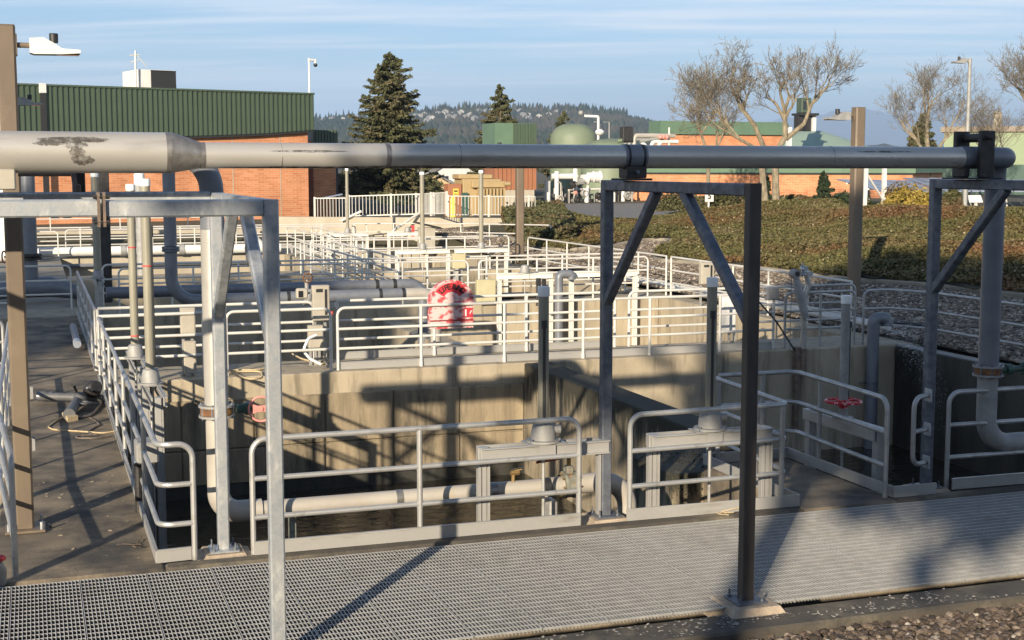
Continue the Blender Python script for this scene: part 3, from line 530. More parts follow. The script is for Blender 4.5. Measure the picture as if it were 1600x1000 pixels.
# ---------------------------------------------------------------- railings
def railing(label, pts, rails=(.69, .335), top=1.05, sp=1.55, r=.0265, loops=(True, True), toe=None, m='alu', name='railing', skip=(), nseg=10, group=None, posts=None):
    pts = [Vector(p) for p in pts]; t = thing(name, label, 'railing', tuple(pts[0]), group)
    path = [p + V(0, 0, top) for p in pts]
    if loops[0]: path = [pts[0].copy()] + path
    if loops[1]: path = path + [pts[-1].copy()]
    part('top_rail', MB().tube(fillet(path, .13, 6), r, nseg), m, t)
    for h in rails: part('middle_rail', MB().tube(fillet([p + V(0, 0, h) for p in pts], .13, 5), r * .92, nseg), m, t)
    if posts is None:
        posts = []
        for i in range(len(pts) - 1):
            L = (pts[i + 1] - pts[i]).length; n = max(1, round(L / sp))
            for k in range(n + 1):
                if k == 0 and (i == 0 and loops[0]): continue
                if k == n and (i < len(pts) - 2 or loops[1]): continue
                if k == 0 and i > 0: continue
                posts.append(pts[i].lerp(pts[i + 1], k / n))
    pq = MB().tube([(0, 0, 0), (0, 0, top - .01)], r, nseg)
    if m == 'alu' or nseg == 10:
        pq.tube([(0, 0, 0), (0, 0, .09)], r * 1.22, nseg)
        for h in list(rails) + [top - .02]: pq.tube([(0, 0, h - .035), (0, 0, h + .035 if h < top - .1 else h)], r * 1.13, nseg)
    pm = pq.mesh('post', m)
    for p in posts: link('post', pm, t, Vector(p) - pts[0])
    if toe:
        off, h = toe; q = [p + Vector(off) for p in pts]
        for a, b in zip(q[:-1], q[1:]): part('toe_board', MB().bar(a + V(0, 0, h / 2 + .004), b + V(0, 0, h / 2 + .004), .014, h).bar(a + V(0, 0, h), b + V(0, 0, h), .03, .012), 'alu_sheet', t)
    return t
railing('front railing with three rails left of the middle frame', [(1.78, 12.18, 0), (4.93, 12.18, 0)], toe=((0, -.045, 0), .12), sp=1.6, posts=[(3.33, 12.18, 0)])
railing('front railing between the middle frame and the landing, with a looped corner', [(5.47, 12.18, 0), (7.26, 12.22, 0), (7.38, 14.2, 0)], toe=None, posts=[(7.18, 12.2, 0), (7.38, 13.1, 0)], loops=(True, True))
tb = thing('toe_board', 'metal kick plate edging the front of the middle gate and left side of the landing', 'kick plate', (5.4, 12.13, 0))
for a, b in (((5.42, 12.135, .064), (7.338, 12.11, .064)), ((7.345, 12.11, .064), (7.345, 14.25, .064))): part('plate', MB().bar(a, b, .014, .12), 'alu_sheet', tb)
railing('railing around the back and right side of the landing, bent at the corner', [(7.50, 14.2, 0), (8.52, 14.2, 0), (8.40, 12.15, 0)], loops=(False, True), posts=[(7.5, 14.2, 0), (8.08, 14.2, 0), (8.52, 13.65, 0)], toe=None)
tb = thing('toe_board', 'metal kick plate along the right edge of the landing below the red wheel', 'kick plate', (8.47, 12.13, 0))
for a, b in (((8.47, 12.11, .064), (8.47, 14.25, .064)), ((8.47, 12.1, .064), (9.0, 12.1, .064)), ((7.36, 14.25, .064), (8.46, 14.25, .064))): part('plate', MB().bar(a, b, .014, .12), 'alu_sheet', tb)
t = thing('safety_loop', 'small D-shaped handrail loop bolted to the right frame post', 'handrail', (9.0, 12.3, .36))
part('loop', MB().tube(fillet([(9.04, 12.33, 1.03), (8.78, 12.22, 1.03), (8.78, 12.22, .30), (9.04, 12.33, .30)], .12, 6), .026, 10), 'alu', t)
part('cross_rail', MB().tube([(8.78, 12.22, .66), (9.04, 12.33, .66)], .024, 10), 'alu', t)
for z in (.3, .66, 1.03): part('bracket', MB().cbox(9.025, 9.042, 12.27, 12.39, z - .07, z + .07, .004), 'galv', t)
railing('front railing at the far right beyond the clamp frame', [(9.28, 12.3, 0), (14.5, 12.2, 0)], toe=((0, -.1, 0), .12), loops=(True, False))
railing('long left railing along the dirty walkway with a looped near end', [(1.26, 12.18, 0), (.955, 12.16, 0), (.955, 23.06, 0)], toe=((-.03, 0, 0), .115), loops=(True, False), sp=1.5)
railing('shaded left railing continuing past the back walkway', [(.955, 24.4, 0), (.955, 33.6, 0)], toe=((-.03, 0, 0), .115), loops=(False, False), sp=1.5)
railing('railing at the left edge of the walkway behind the brown lamp post', [(-.24, 12.14, 0), (-.40, 14.6, 0), (-.40, 22.8, 0)], loops=(True, False), sp=1.7)
FR = (.71, .37)
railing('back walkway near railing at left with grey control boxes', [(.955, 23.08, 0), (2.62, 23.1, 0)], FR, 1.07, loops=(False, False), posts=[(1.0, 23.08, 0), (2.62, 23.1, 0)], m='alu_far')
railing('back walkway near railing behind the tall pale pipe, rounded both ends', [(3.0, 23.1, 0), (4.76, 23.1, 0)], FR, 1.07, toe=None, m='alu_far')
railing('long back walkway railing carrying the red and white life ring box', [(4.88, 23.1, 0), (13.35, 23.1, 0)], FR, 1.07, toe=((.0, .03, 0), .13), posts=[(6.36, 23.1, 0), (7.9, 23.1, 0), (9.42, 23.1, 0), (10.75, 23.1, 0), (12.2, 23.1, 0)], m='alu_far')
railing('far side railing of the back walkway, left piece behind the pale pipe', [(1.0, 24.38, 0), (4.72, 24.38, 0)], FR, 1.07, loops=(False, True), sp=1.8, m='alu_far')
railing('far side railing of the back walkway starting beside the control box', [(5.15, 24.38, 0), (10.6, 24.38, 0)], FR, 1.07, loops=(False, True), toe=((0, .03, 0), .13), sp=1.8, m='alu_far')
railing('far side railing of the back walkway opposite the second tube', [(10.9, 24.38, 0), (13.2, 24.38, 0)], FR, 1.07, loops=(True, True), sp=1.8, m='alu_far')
railing('railing right of the hoist with an extra looped end', [(13.6, 23.1, 0), (15.15, 23.1, 0)], FR, 1.07, loops=(True, True), sp=.8)
railing('railing behind the hoist along the rocks, rounded at right', [(13.6, 24.4, 0), (16.0, 24.4, 0)], FR, 1.07, loops=(False, True), sp=1.2)
railing('curving railing beside the spray along the right tank', [(15.35, 23.1, 0), (15.95, 23.05, 0), (16.3, 22.3, 0), (16.33, 20.6, 0), (16.33, 14, 0)], FR, 1.07, loops=(True, False), sp=1.4)
# beyond: second, third and fourth rows
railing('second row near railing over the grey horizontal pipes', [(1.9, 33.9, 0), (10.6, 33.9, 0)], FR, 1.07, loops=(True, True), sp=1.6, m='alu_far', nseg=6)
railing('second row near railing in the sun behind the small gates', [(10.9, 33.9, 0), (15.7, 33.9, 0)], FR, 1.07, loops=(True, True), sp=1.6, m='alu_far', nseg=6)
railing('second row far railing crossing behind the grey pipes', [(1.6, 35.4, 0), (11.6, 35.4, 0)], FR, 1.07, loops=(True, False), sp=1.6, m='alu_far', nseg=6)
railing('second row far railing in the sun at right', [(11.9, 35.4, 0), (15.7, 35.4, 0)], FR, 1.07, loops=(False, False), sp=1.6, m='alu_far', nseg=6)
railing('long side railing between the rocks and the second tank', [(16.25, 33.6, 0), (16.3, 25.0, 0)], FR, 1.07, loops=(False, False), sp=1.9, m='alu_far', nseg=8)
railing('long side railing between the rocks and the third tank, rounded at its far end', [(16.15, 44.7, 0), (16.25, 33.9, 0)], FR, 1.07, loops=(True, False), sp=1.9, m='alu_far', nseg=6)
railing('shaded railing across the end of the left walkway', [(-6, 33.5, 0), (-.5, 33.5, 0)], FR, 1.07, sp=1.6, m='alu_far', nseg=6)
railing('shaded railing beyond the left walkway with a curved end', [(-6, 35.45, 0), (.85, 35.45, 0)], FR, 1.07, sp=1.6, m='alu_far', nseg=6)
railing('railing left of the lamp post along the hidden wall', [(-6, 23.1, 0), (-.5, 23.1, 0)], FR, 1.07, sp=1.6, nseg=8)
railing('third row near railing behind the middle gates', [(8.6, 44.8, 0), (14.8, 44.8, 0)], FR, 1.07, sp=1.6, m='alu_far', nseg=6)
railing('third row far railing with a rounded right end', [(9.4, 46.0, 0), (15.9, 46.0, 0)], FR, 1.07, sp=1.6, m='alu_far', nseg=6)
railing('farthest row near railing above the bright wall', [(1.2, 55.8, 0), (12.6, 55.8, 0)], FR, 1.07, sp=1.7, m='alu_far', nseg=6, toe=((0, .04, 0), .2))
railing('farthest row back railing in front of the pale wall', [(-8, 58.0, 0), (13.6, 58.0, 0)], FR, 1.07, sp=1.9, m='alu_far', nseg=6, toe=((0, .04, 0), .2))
railing('far left railing beside the white riser pipe', [(-8, 54.6, 0), (.9, 54.6, 0)], FR, 1.07, sp=1.7, m='alu_far', nseg=6)
railing('thin railing on top of the pale wall before the brick building', [(-8, 63.0, .75), (9.5, 63.0, .75)], (.5,), 1.0, sp=3.0, m='alu_far', nseg=6)

deck('tank_wall', 'concrete dividing wall across the second tank, right of the pipe drop', [(8.2, 8.8, 24.51, 33.69, ZB, -.35)], 'concrete', 'wall')
deck('walkway', 'narrow concrete cross walkway through the third row tanks', [(8.1, 9.3, 35.61, 44.59, ZB, -.003)], 'concrete')
deck('walkway', 'narrow concrete cross walkway through the farthest tanks', [(9.6, 10.8, 46.21, 55.59, ZB, -.003)], 'concrete')
railing('left railing of the cross walkway through the third row', [(8.2, 35.6, 0), (8.2, 44.4, 0)], FR, 1.07, sp=1.7, m='alu_far', nseg=6)
railing('right railing of the cross walkway through the third row', [(9.2, 35.6, 0), (9.2, 44.4, 0)], FR, 1.07, sp=1.7, m='alu_far', nseg=6)
railing('left railing of the cross walkway through the farthest row', [(9.7, 46.3, 0), (9.7, 55.4, 0)], FR, 1.07, sp=1.7, m='alu_far', nseg=6)
railing('right railing of the cross walkway through the farthest row', [(10.7, 46.3, 0), (10.7, 55.4, 0)], FR, 1.07, sp=1.7, m='alu_far', nseg=6)
railing('railing along the foot of the planted bank at the far corner', [(13.0, 58.0, 0), (16.4, 57.4, 0), (19.2, 50.5, .15)], FR, 1.07, sp=1.8, m='alu_far', nseg=6)
# ---------------------------------------------------------------- slide gates with stem covers
def gate(label, loc, w, rz=0., tube=1.35, foot=-2.1, ped=True, wheel=False, m='alu_sheet', cover='tube', cap='white_plastic', tape=(), r=.052, stem_rod=True, beam_h=.13, slot=True):
    t = thing('slide_gate', label, 'slide gate', loc, 'sluice gates along the tank walls', rz)
    z = 0.
    for s in (-1, 1):
        x = s * (w / 2 - .04)
        b = MB().cbox(x - .055, x + .055, -.04, .04, foot - loc[2], -.002, .006)
        b.box(x - .02, x + .02, -.055, -.041, foot - loc[2], -.14).box(x - .055, x - .035, -.06, -.041, foot - loc[2], -.14).box(x + .035, x + .055, -.06, -.041, foot - loc[2], -.14)
        sub('post', b, m, t)
    b = MB()
    for y in (-.085, .062): b.cbox(-w / 2, w / 2, y, y + .02, -beam_h, 0, .004)
    b.box(-w / 2, w / 2, -.115, -.086, -.012, 0).box(-w / 2, w / 2, -.115, -.086, -beam_h, -beam_h + .012)
    sub('beam', b, m, t)
    if ped:
        b = MB().lathe([(.17, 0), (.17, .02), (.125, .024), (.12, .10), (.115, .12), (.10, .19), (.085, .2), (.055, .215)], (0, 0, .012), 20)
        sub('pedestal', b, 'cast_grey', t)
        sub('gear_cap', MB().tube([(.10, -.02, .13), (.165, -.035, .13)], .045, 12), 'cast_grey', t)
        sub('mount_plate', MB().cbox(-.2, .2, -.13, .11, .002, .012, .003).box(-.085, .085, -.119, -.117, -.128, 0), m, t)
        for sx in (-1, 1): sub('bolt', MB().tube([(sx * .145, -.07, .012), (sx * .145, -.07, .05)], .014, 6), 'galv_dull_shade', t)
    if wheel:
        b = MB().torus((0, 0, .20), .20, .017, (0, 0, 1), 32, 8)
        for k in range(5):
            a = 2 * math.pi * k / 5; b.bar((0, 0, .19), (.2 * math.cos(a), .2 * math.sin(a), .20), .03, .018)
        b.lathe([(.045, .12), (.05, .13), (.05, .23), (.04, .24)], (0, 0, 0), 14); sub('handwheel', b, 'red_white', t)
        sub('pedestal', MB().lathe([(.12, 0), (.12, .015), (.06, .02), (.05, .12)], (0, 0, .002), 14), 'cast_grey', t)
    z0 = .22
    if tube:
        c = sub('stem_cover', MB().tube([(0, 0, z0), (0, 0, z0 + tube - .08)], r, 18), cover, t)
        c2 = sub('cap', MB().lathe([(r + .007, 0), (r + .007, .085), (r, .095), (.01, .098)], (0, 0, z0 + tube - .081), 18), cap, c)
        if slot: sub('stem', MB().tube([(-.012, -r + .002, z0 + .02), (-.012, -r + .002, z0 + tube * .70)], .016, 8).tube([(-.012, -r + .004, z0 + tube * .70), (-.012, -r + .004, z0 + tube * .76)], .028, 10), 'stem', c)
        for h in tape: sub('tape', MB().tube([(0, 0, z0 + h), (0, 0, z0 + h + .02)], r + .003, 16), 'red_tape', c)
    if stem_rod: sub('stem_rod', MB().tube([(0, 0, foot + .2 - loc[2]), (0, 0, 0)], .017, 8), 'alu', t)
    return t
gate('front left gate with capped tube standing behind the front railing', (4.65, 12.42, .785), 1.33, tube=1.30)
gate('middle front gate with capped tube behind the middle frame post', (6.5, 12.48, .78), 1.37, tube=1.34)
gate('front gate with the red and white handwheel beside the landing', (8.80, 13.6, .57), 1.5, R(90), tube=1.2, ped=False, wheel=True, cover='cast_grey', cap='white_plastic', slot=True)
gate('left gate by the walkway railing, nearest of the two with red tape', (1.42, 18.75, .58), 2.2, R(90), tube=2.5, cover='tube', cap='white_plastic', tape=(1.36,), r=.062, slot=True)
gate('left gate by the walkway railing, farther pale tube with two tape rings', (1.42, 21.6, .56), 2.0, R(90), tube=2.42, cover='tube', cap='white_plastic', tape=(.12, 1.47), r=.062, slot=False)
gate('shaded gate with a leaning pale tube at the far left', (1.45, 34.5, .8), 2.0, R(90), tube=2.3, r=.09, slot=False)
t = thing('dark_column', 'tall dark square column behind the leaning tube at left', 'column', (1.75, 36.9, 0)); part('shaft', MB().cbox(1.62, 1.9, 36.8, 37.05, 0, 3.7, .02), 'black_steel', t)
# rows beyond
gate('sunlit gate in the second row with a black limit switch', (12.0, 33.45, .74), 1.5, tube=None, m='gate_white', foot=-1.9)
gate('wide sunlit gate in the second row behind the middle frame', (14.2, 33.45, .74), 1.9, tube=None, m='gate_white', foot=-1.9)
gate('third row gate with a tall dull tube, left one', (12.28, 44.35, .74), 1.85, m='gate_white', tube=2.35, foot=-1.5, r=.075, slot=False)
gate('third row gate with a tall dull tube, right one behind the yellow box', (14.34, 44.35, .74), 1.85, m='gate_white', tube=2.4, foot=-1.5, r=.075, slot=False)
gate('farthest row gate with a thin leaning tube', (12.15, 55.3, .80), 1.7, m='gate_white', tube=2.4, foot=-1.2, r=.065, slot=False)
gate('farthest row gate without a tube, beside the leaning one', (14.68, 55.3, .80), 1.7, m='gate_white', tube=None, foot=-1.2)
t = thing('limit_switch', 'small black limit switch box with rods on the sunlit second row gate', 'switch', (12.35, 33.3, .45))
part('switch_body', MB().cbox(12.26, 12.38, 33.25, 33.34, .42, .62, .01).cbox(12.42, 12.52, 33.25, 33.34, .36, .60, .01), 'black', t)
for x in (12.28, 12.37, 12.48): part('rod', MB().tube([(x, 33.3, -.1), (x, 33.3, .42)], .03, 8), 'black', t)
# ---------------------------------------------------------------- life ring box on the railing
lr = thing('life_ring_box', 'faded red and white arched life ring box hanging on the back railing', 'life ring box', (6.93, 23.2, .64))
wv, hv = .80, .85; arc = [(-wv / 2, 0), (wv / 2, 0), (wv / 2, hv - wv / 2)] + [(wv / 2 * math.cos(a), hv - wv / 2 + wv / 2 * math.sin(a)) for a in [math.pi * k / 24 for k in range(1, 25)]]
sub('case', MB().poly([(x, -.06, z) for x, z in arc], (0, .17, 0)), 'life_red', lr)
arc2 = [(x * 1.03, z * 1.02) for x, z in arc]
rim = MB()
for a, b in zip(arc[2:-1], arc[3:]): rim.bar((a[0], -.068, a[1]), (b[0], -.068, b[1]), .03, .014, up=(0, 1, 0))
sub('rim', rim, 'life_red', lr)
band = MB(); n = 14
ins = [(.36 * math.cos(a), hv - wv / 2 + .36 * math.sin(a)) for a in [R(35 + 110 * k / n) for k in range(n + 1)]]; inn = [(.17 * math.cos(a), hv - wv / 2 + .20 * math.sin(a)) for a in [R(35 + 110 * k / n) for k in range(n + 1)]]
for k in range(n): band.poly([(ins[k][0], -.0605, ins[k][1]), (ins[k + 1][0], -.0605, ins[k + 1][1]), (inn[k + 1][0], -.0605, inn[k + 1][1]), (inn[k][0], -.0605, inn[k][1])], (0, -.003, 0))
sub('red_band', band, 'life_face', lr)
L_ = MB(); txt = "LIFE RING"
for k, ch in enumerate(txt):
    if ch == ' ': continue
    a = R(132 - 84 * k / (len(txt) - 1)); vs, fs = text_mesh(ch, .135, .0015)
    ca, sa = math.cos(a - math.pi / 2), math.sin(a - math.pi / 2); px, pz = .285 * math.cos(a), hv - wv / 2 + .285 * math.sin(a)
    L_.add([(px + v.x * ca - v.y * sa, -.068 - v.z, pz + v.x * sa + v.y * ca) for v in vs], fs)
sub('lettering', L_, 'black', lr, False)
sub('latch_window', MB().cbox(.22, .385, -.075, -.061, .19, .35, .006), 'life_face', lr)
sub('latch', MB().cbox(.24, .27, -.085, -.0755, .21, .33, .003).bar((.33, -.08, .25), (.36, -.08, .31), .02, .01), 'white_plastic', lr)
sub('lower_strap', MB().cbox(-.40, .40, -.068, -.061, .13, .155, .002), 'dark_red', lr)
# ---------------------------------------------------------------- pipes in the second tank
t = thing('process_pipe', 'nearer shaded grey pipe dropping to an elbow and running right to a sunlit drop', 'pipe', (2.55, 26.6, 1))
part('riser', MB().tube([(2.45, 26.6, 3.9), (2.45, 26.6, 2.0)], .118, 20), 'grey_pipe', t)
part('coupling', MB().lathe([(.13, 0), (.165, .01), (.165, .05), (.14, .055), (.165, .06), (.165, .10), (.13, .11)], (2.45, 26.6, 1.88), 18), 'galv_dull_shade', t)
part('elbow', MB().tube(fillet([(2.45, 26.6, 1.88), (2.45, 26.6, .95), (3.6, 26.6, .95)], .5, 10), .118, 20), 'grey_pipe', t)
part('long_pipe', MB().tube([(3.6, 26.6, .95), (7.0, 26.6, .95)], .118, 20), 'grey_pipe', t)
part('end_elbow', MB().tube(fillet([(7.0, 26.6, .95), (7.62, 26.6, .95), (7.62, 26.6, -2)], .32, 8), .118, 20), 'pale_pipe', t)  # paler material than the run paints sunlight onto this drop
for x in (3.35, 4.62, 6.45, 6.92): part('coupling', MB().tube([(x, 26.6, .95), (x + .06, 26.6, .95)], .128, 18), 'black', t)
t = thing('process_pipe', 'farther shaded grey pipe with a red valve wheel behind the nearer one', 'pipe', (3.0, 29.6, .9))
part('long_pipe', MB().tube([(1.4, 29.6, .88), (7.55, 29.6, .88)], .12, 18), 'grey_pipe', t)
part('end_elbow', MB().tube(fillet([(7.55, 29.6, .88), (8.2, 29.6, .88), (8.2, 29.6, -2)], .35, 8), .12, 18), 'grey_pipe', t)
for x in (7.1, 7.5): part('coupling', MB().tube([(x, 29.6, .88), (x + .07, 29.6, .88)], .135, 16), 'black', t)
part('valve_wheel', MB().torus((5.02, 26.5, 1.33), .09, .014, (0, 1, .2), 18, 6).bar((4.93, 26.5, 1.33), (5.11, 26.5, 1.33), .02, .02), 'rust', t)
part('valve_body', MB().tube([(5.02, 26.6, .8), (5.02, 26.6, 1.32)], .04, 8).tube([(4.95, 26.6, .95), (5.1, 26.6, .95)], .16, 14), 'cast_grey', t)
t = thing('process_pipe', 'large shaded pipe with a flanged tee across the end of the left walkway', 'pipe', (0, 37.5, 1))
part('riser', MB().tube([(-.08, 37.4, 3.9), (-.08, 37.4, .6)], .19, 18), 'grey_pipe', t)
part('flange', MB().lathe([(.2, 0), (.3, .01), (.3, .07), (.2, .08), (.3, .10), (.3, .16), (.2, .17)], (-.08, 37.4, 1.1), 20), 'black_steel', t)
part('valve_wheel', MB().torus((-.7, 37.3, 1.2), .15, .02, (1, .4, 0), 20, 6), 'dark_red', t)
part('valve_stem', MB().tube([(-.7, 37.3, 1.2), (-.2, 37.4, 1.2)], .03, 8), 'black_steel', t)
part('tee', MB().tube([(-1.6, 37.4, .22), (-.9, 37.4, .30), (-.5, 37.4, .40), (.4, 37.4, .40), (.9, 37.4, .28), (1.2, 37.4, .22)], [.18, .2, .27, .27, .2, .18], 18), 'grey_pipe', t)
t = thing('white_pipe', 'white riser pipe with a dark valve at the far left', 'pipe', (0, 53.5, 0))
part('riser', MB().tube([(-.9, 53.5, 5.2), (-.9, 53.5, .2)], .26, 14), 'white_paint', t)
part('lower_tee', MB().tube([(-3, 53.5, .28), (.2, 53.5, .28)], .24, 14), 'white_paint', t)
t = thing('white_pipe', 'long horizontal white pipe along the bright farthest wall', 'pipe', (3, 55.4, .1))
part('pipe_run', MB().tube([(-6, 55.35, .26), (9.4, 55.35, .26)], .19, 14), 'white_paint', t)
part('lower_run', MB().tube([(-6, 55.3, -.28), (9.2, 55.3, -.28)], .07, 8), 'grey_pipe', t)
for x in (3.2, 5.4): part('coupling', MB().tube([(x, 55.35, .26), (x + .22, 55.35, .26)], .22, 12), 'cast_grey', t)
t = thing('white_pipe', 'upright white pipe standing against the bright wall beside the left frame brace', 'pipe', (8.9, 55.2, -1)); part('riser', MB().tube(fillet([(8.9, 55.2, -2), (8.9, 55.2, .1), (8.4, 55.2, .6)], .3), .16, 12), 'white_paint', t)
t = thing('vent_pipe', 'grey capped pipe rising behind the left stem tubes', 'pipe', (3.304, 45.906, 0)); x, y, z = (3.304, 45.906, 0)
part('shaft', MB().tube([(x, y, 0), (x, y, 2.95)], .15, 14), 'cast_grey', t); part('cap', MB().lathe([(.17, 0), (.17, .36), (.1, .4), (.01, .4)], (x, y, 2.9), 14), 'white_plastic', t)
def vent(label, x, y, z0, z1, r, m, ex=.25):
    t = thing('vent_pipe', label, 'pipe', (x, y, z0)); part('shaft', MB().tube(fillet([(x, y, z0), (x, y, z1), (x + ex, y, z1), (x + ex, y, z1 - .15)], .11, 6), r, 14), m, t)
    part('strap', MB().tube([(x, y, z0 + (z1 - z0) * .5), (x, y, z0 + (z1 - z0) * .5 + .04)], r + .012, 14).bar((x - .25, y + .05, z0 + (z1 - z0) * .5 + .02), (x, y + .05, z0 + (z1 - z0) * .5 + .02), .02, .03), 'galv_dull_shade', t); return t
vent('dark grey water pipe with a hooked top beside the spray', 15.35, 22.75, -2, .55, .12, 'grey_pipe', .3)
vent('blue grey hooked vent pipe behind the second row gates', 12.85, 33.2, -1.4, .72, .11, 'grey_pipe', .35)
# control boxes
def cbox(label, x, y, z0, z1, w, post=True, knob=True, m='cabinet_beige'):
    t = thing('control_box', label, 'control box', (x, y, 0)); part('case', MB().cbox(x - w / 2, x + w / 2, y - .07, y + .07, z0, z1, .01), m, t)
    part('door_seam', MB().cbox(x - w / 2 + .02, x + w / 2 - .02, y - .076, y - .0705, z0 + .02, z1 - .02, .004), m, t)
    if post: part('stand', MB().bar((x - w * .3, y + .09, 0), (x - w * .3, y + .09, z1 - .05), .045, .045).bar((x + w * .3, y + .09, 0), (x + w * .3, y + .09, z1 - .05), .045, .045), 'alu', t)
    if knob: part('switch_knob', MB().tube([(x + w / 2, y, z0 + .12), (x + w / 2 + .06, y - .03, z0 + .12)], .035, 10), 'red_tape', t); part('dark_label', MB().cbox(x - w * .3, x + w * .1, y - .079, y - .0765, z1 - .12, z1 - .06, .001).cbox(x + w * .2, x + w * .36, y - .079, y - .0765, z0 + .1, z1 - .07, .001), 'black', t)
    return t
cbox('beige control box with a red switch between the two rounded railings', 4.72, 23.75, .80, 1.42, .30)
cbox('small beige junction box mounted low under the control box', 4.62, 23.75, .32, .72, .26, knob=False)
t = thing('floodlight', 'small square floodlight bracket on the left of the control box', 'lamp', (4.42, 23.7, 1.2)); part('head', MB().cbox(4.28, 4.48, 23.62, 23.74, 1.2, 1.38, .02), 'cabinet_beige', t); part('lens', MB().cbox(4.31, 4.39, 23.605, 23.619, 1.23, 1.34, .004), 'glass_dark', t); part('arm', MB().bar((4.47, 23.7, 1.29), (4.58, 23.75, 1.29), .04, .04), 'alu', t)
cbox('beige control box behind the left pale pipe', 2.38, 23.2, .72, 1.16, .24, knob=False)
cbox('narrow beige enclosure under the left control box', 2.40, 23.2, .05, .60, .2, knob=False, post=False)
cbox('pale yellow box on the second row railing', 10.75, 35.2, .78, 1.18, .36, knob=False, m='yellow_box')
cbox('pale yellow box below the first, near the sunlit gate', 10.9, 33.35, .05, .62, .5, knob=False, m='yellow_box')
cbox('white panel with dark marks behind the middle capped tube', (15.951, 30.955, -0)[0], (15.951, 30.955, -0)[1], .55, 1.1, .36, knob=True, m='cabinet_beige')
cbox('small grey box on the back railing right of the middle frame', 13.3, 23.1, .95, 1.18, .25, knob=False, post=False, m='cast_grey')
cbox('tall white junction box at the back walkway right of the middle frame', 12.95, 24.2, .2, .95, .3, knob=False, m='white_paint')
# hoist
hx, hy = 13.82, 22.78
t = thing('davit_hoist', 'folded steel davit hoist standing in a socket on the back wall', 'hoist', (hx, hy, -.1))
part('mast', MB().tube(fillet([(hx, hy, -.35), (hx, hy, 1.0), (hx + .09, hy, 1.25), (hx + .02, hy, 1.5)], .2, 6), .058, 14), 'stainless', t)
part('arm', MB().tube([(hx - .02, hy - .1, .62), (hx - .16, hy - .08, 1.1), (hx - .24, hy - .06, 1.43)], [.07, .085, .055], 12), 'cast_grey', t)
part('pulley', MB().tube([(hx - .25, hy - .15, 1.47), (hx - .25, hy + .02, 1.47)], .085, 16), 'cast_grey', t); part('pulley_bore', MB().tube([(hx - .25, hy - .153, 1.47), (hx - .25, hy - .149, 1.47)], .05, 14), 'black', t)
part('head_bracket', MB().cbox(hx - .08, hx + .12, hy - .05, hy + .05, 1.42, 1.5, .01).tube([(hx - .02, hy - .08, 1.56), (hx - .02, hy + .08, 1.56)], .05, 10).tube([(hx - .06, hy, 1.4), (hx - .06, hy, 1.66)], .02, 8).tube([(hx + .1, hy - .06, 1.46), (hx + .1, hy + .06, 1.46)], .045, 10), 'galv', t)
part('cable', MB().tube([(hx - .33, hy - .08, 1.45), (hx - .34, hy - .08, .0)], .006, 5), 'galv_dull_shade', t)
part('socket', MB().bar((hx - .12, hy + .02, -1.5), (hx - .12, hy + .02, .06), .1, .12, .01).tube([(hx, hy, -.5), (hx, hy, .03)], .075, 12), 'weathered_steel', t)
t = tag(MB().tube([(12.95, 23.0, .95), (13.3, 22.9, .55), (13.66, 22.8, -.02)], .018, 6).build('black_hose', 'black'), 'black hose slanting from the railing to the hoist socket', 'hose')
# spray
P = []
for k in range(1700):
    u = random.random(); a = random.gauss(0, .16); x = 15.45 + u * 1.0 - .2; s = u * 1.25
    z = .36 + .12 * math.sin(u * 3) - u * u * 1.5 + random.gauss(0, .10 + .18 * u); P.append((15.5 + u * .42 + random.gauss(0, .05), 22.6 - u * 1.3 + a, z if z > -1.98 else -1.9))
P = np.array(P); o = quad_cloud('water_spray', P, .011, 'spray', aspect=1.3); tag(o, kind='stuff')
# ---------------------------------------------------------------- lamp posts
def lamp_post(label, x, y, z0, h, w, arm, m='brown_paint', group='lamp posts', rz=0., headm='white_paint', square=True, scale=1., head_z=.17):
    t = thing('lamp_post', label, 'lamp post', (x, y, z0), None, rz)
    if square: sub('pole', MB().bar((0, 0, 0), (0, 0, h), w, w, w * .12), m, t); sub('pole_cap', MB().cbox(-w / 2 + .004, w / 2 - .004, -w / 2 + .004, w / 2 - .004, h + .001, h + .012, .003), m, t)
    else: sub('pole', MB().tube([(0, 0, 0), (0, 0, h)], [w * .62, w * .42], 14), m, t)
    s = 1 if arm > 0 else -1; z = h - head_z; k = scale; a0 = w / 2; L = abs(arm)
    sub('arm', MB().tube([(s * a0, 0, z), (s * (a0 + .17 * k), 0, z)], .032 * k, 10).cbox(s * a0 - .012, s * a0 + .012, -.06, .06, z - .1, z + .1, .004), 'brown_paint' if square else m, t)
    x0 = s * (a0 + .15 * k); prof = [(0, -.09), (0, .075), (.16, .085), (.26, .03), (.36, -.035), (.56, -.045), (.56, -.085), (.36, -.10), (.05, -.105)]
    hd = sub('lamp_head', MB().poly([(x0 + s * q * k, -.13 * k, z + zz_ * k) for q, zz_ in (prof if s < 0 else prof[::-1])], (0, .26 * k, 0)), headm, t, False)
    sub('lens', MB().cbox(*sorted((x0 + s * .30 * k, x0 + s * .55 * k)), -.11 * k, .11 * k, z - .104 * k, z - .0865 * k, .004), 'glass_dark', hd)
    sub('photocell', MB().lathe([(.05 * k, 0), (.052 * k, .10 * k), (.045 * k, .11 * k), (.01, .112 * k)], (x0 + s * .27 * k, 0, z + .035 * k), 14), 'black', hd)
    if square:
        sub('base_plate', MB().cbox(-w * 1.1, w * 1.1, -w * 1.1, w * 1.1, .004, .03, .004), m, t)
        for sx in (-1, 1):
            for sy in (-1, 1): sub('anchor_bolt', MB().tube([(sx * w * .9, sy * w * .9, .03), (sx * w * .9, sy * w * .9, .1)], .016, 6), 'galv', t)
    return t
lamp_post('tall brown square lamp post at left with a white lamp head', -.165, 13.75, 0, 4.76, .165, .6, scale=.8)
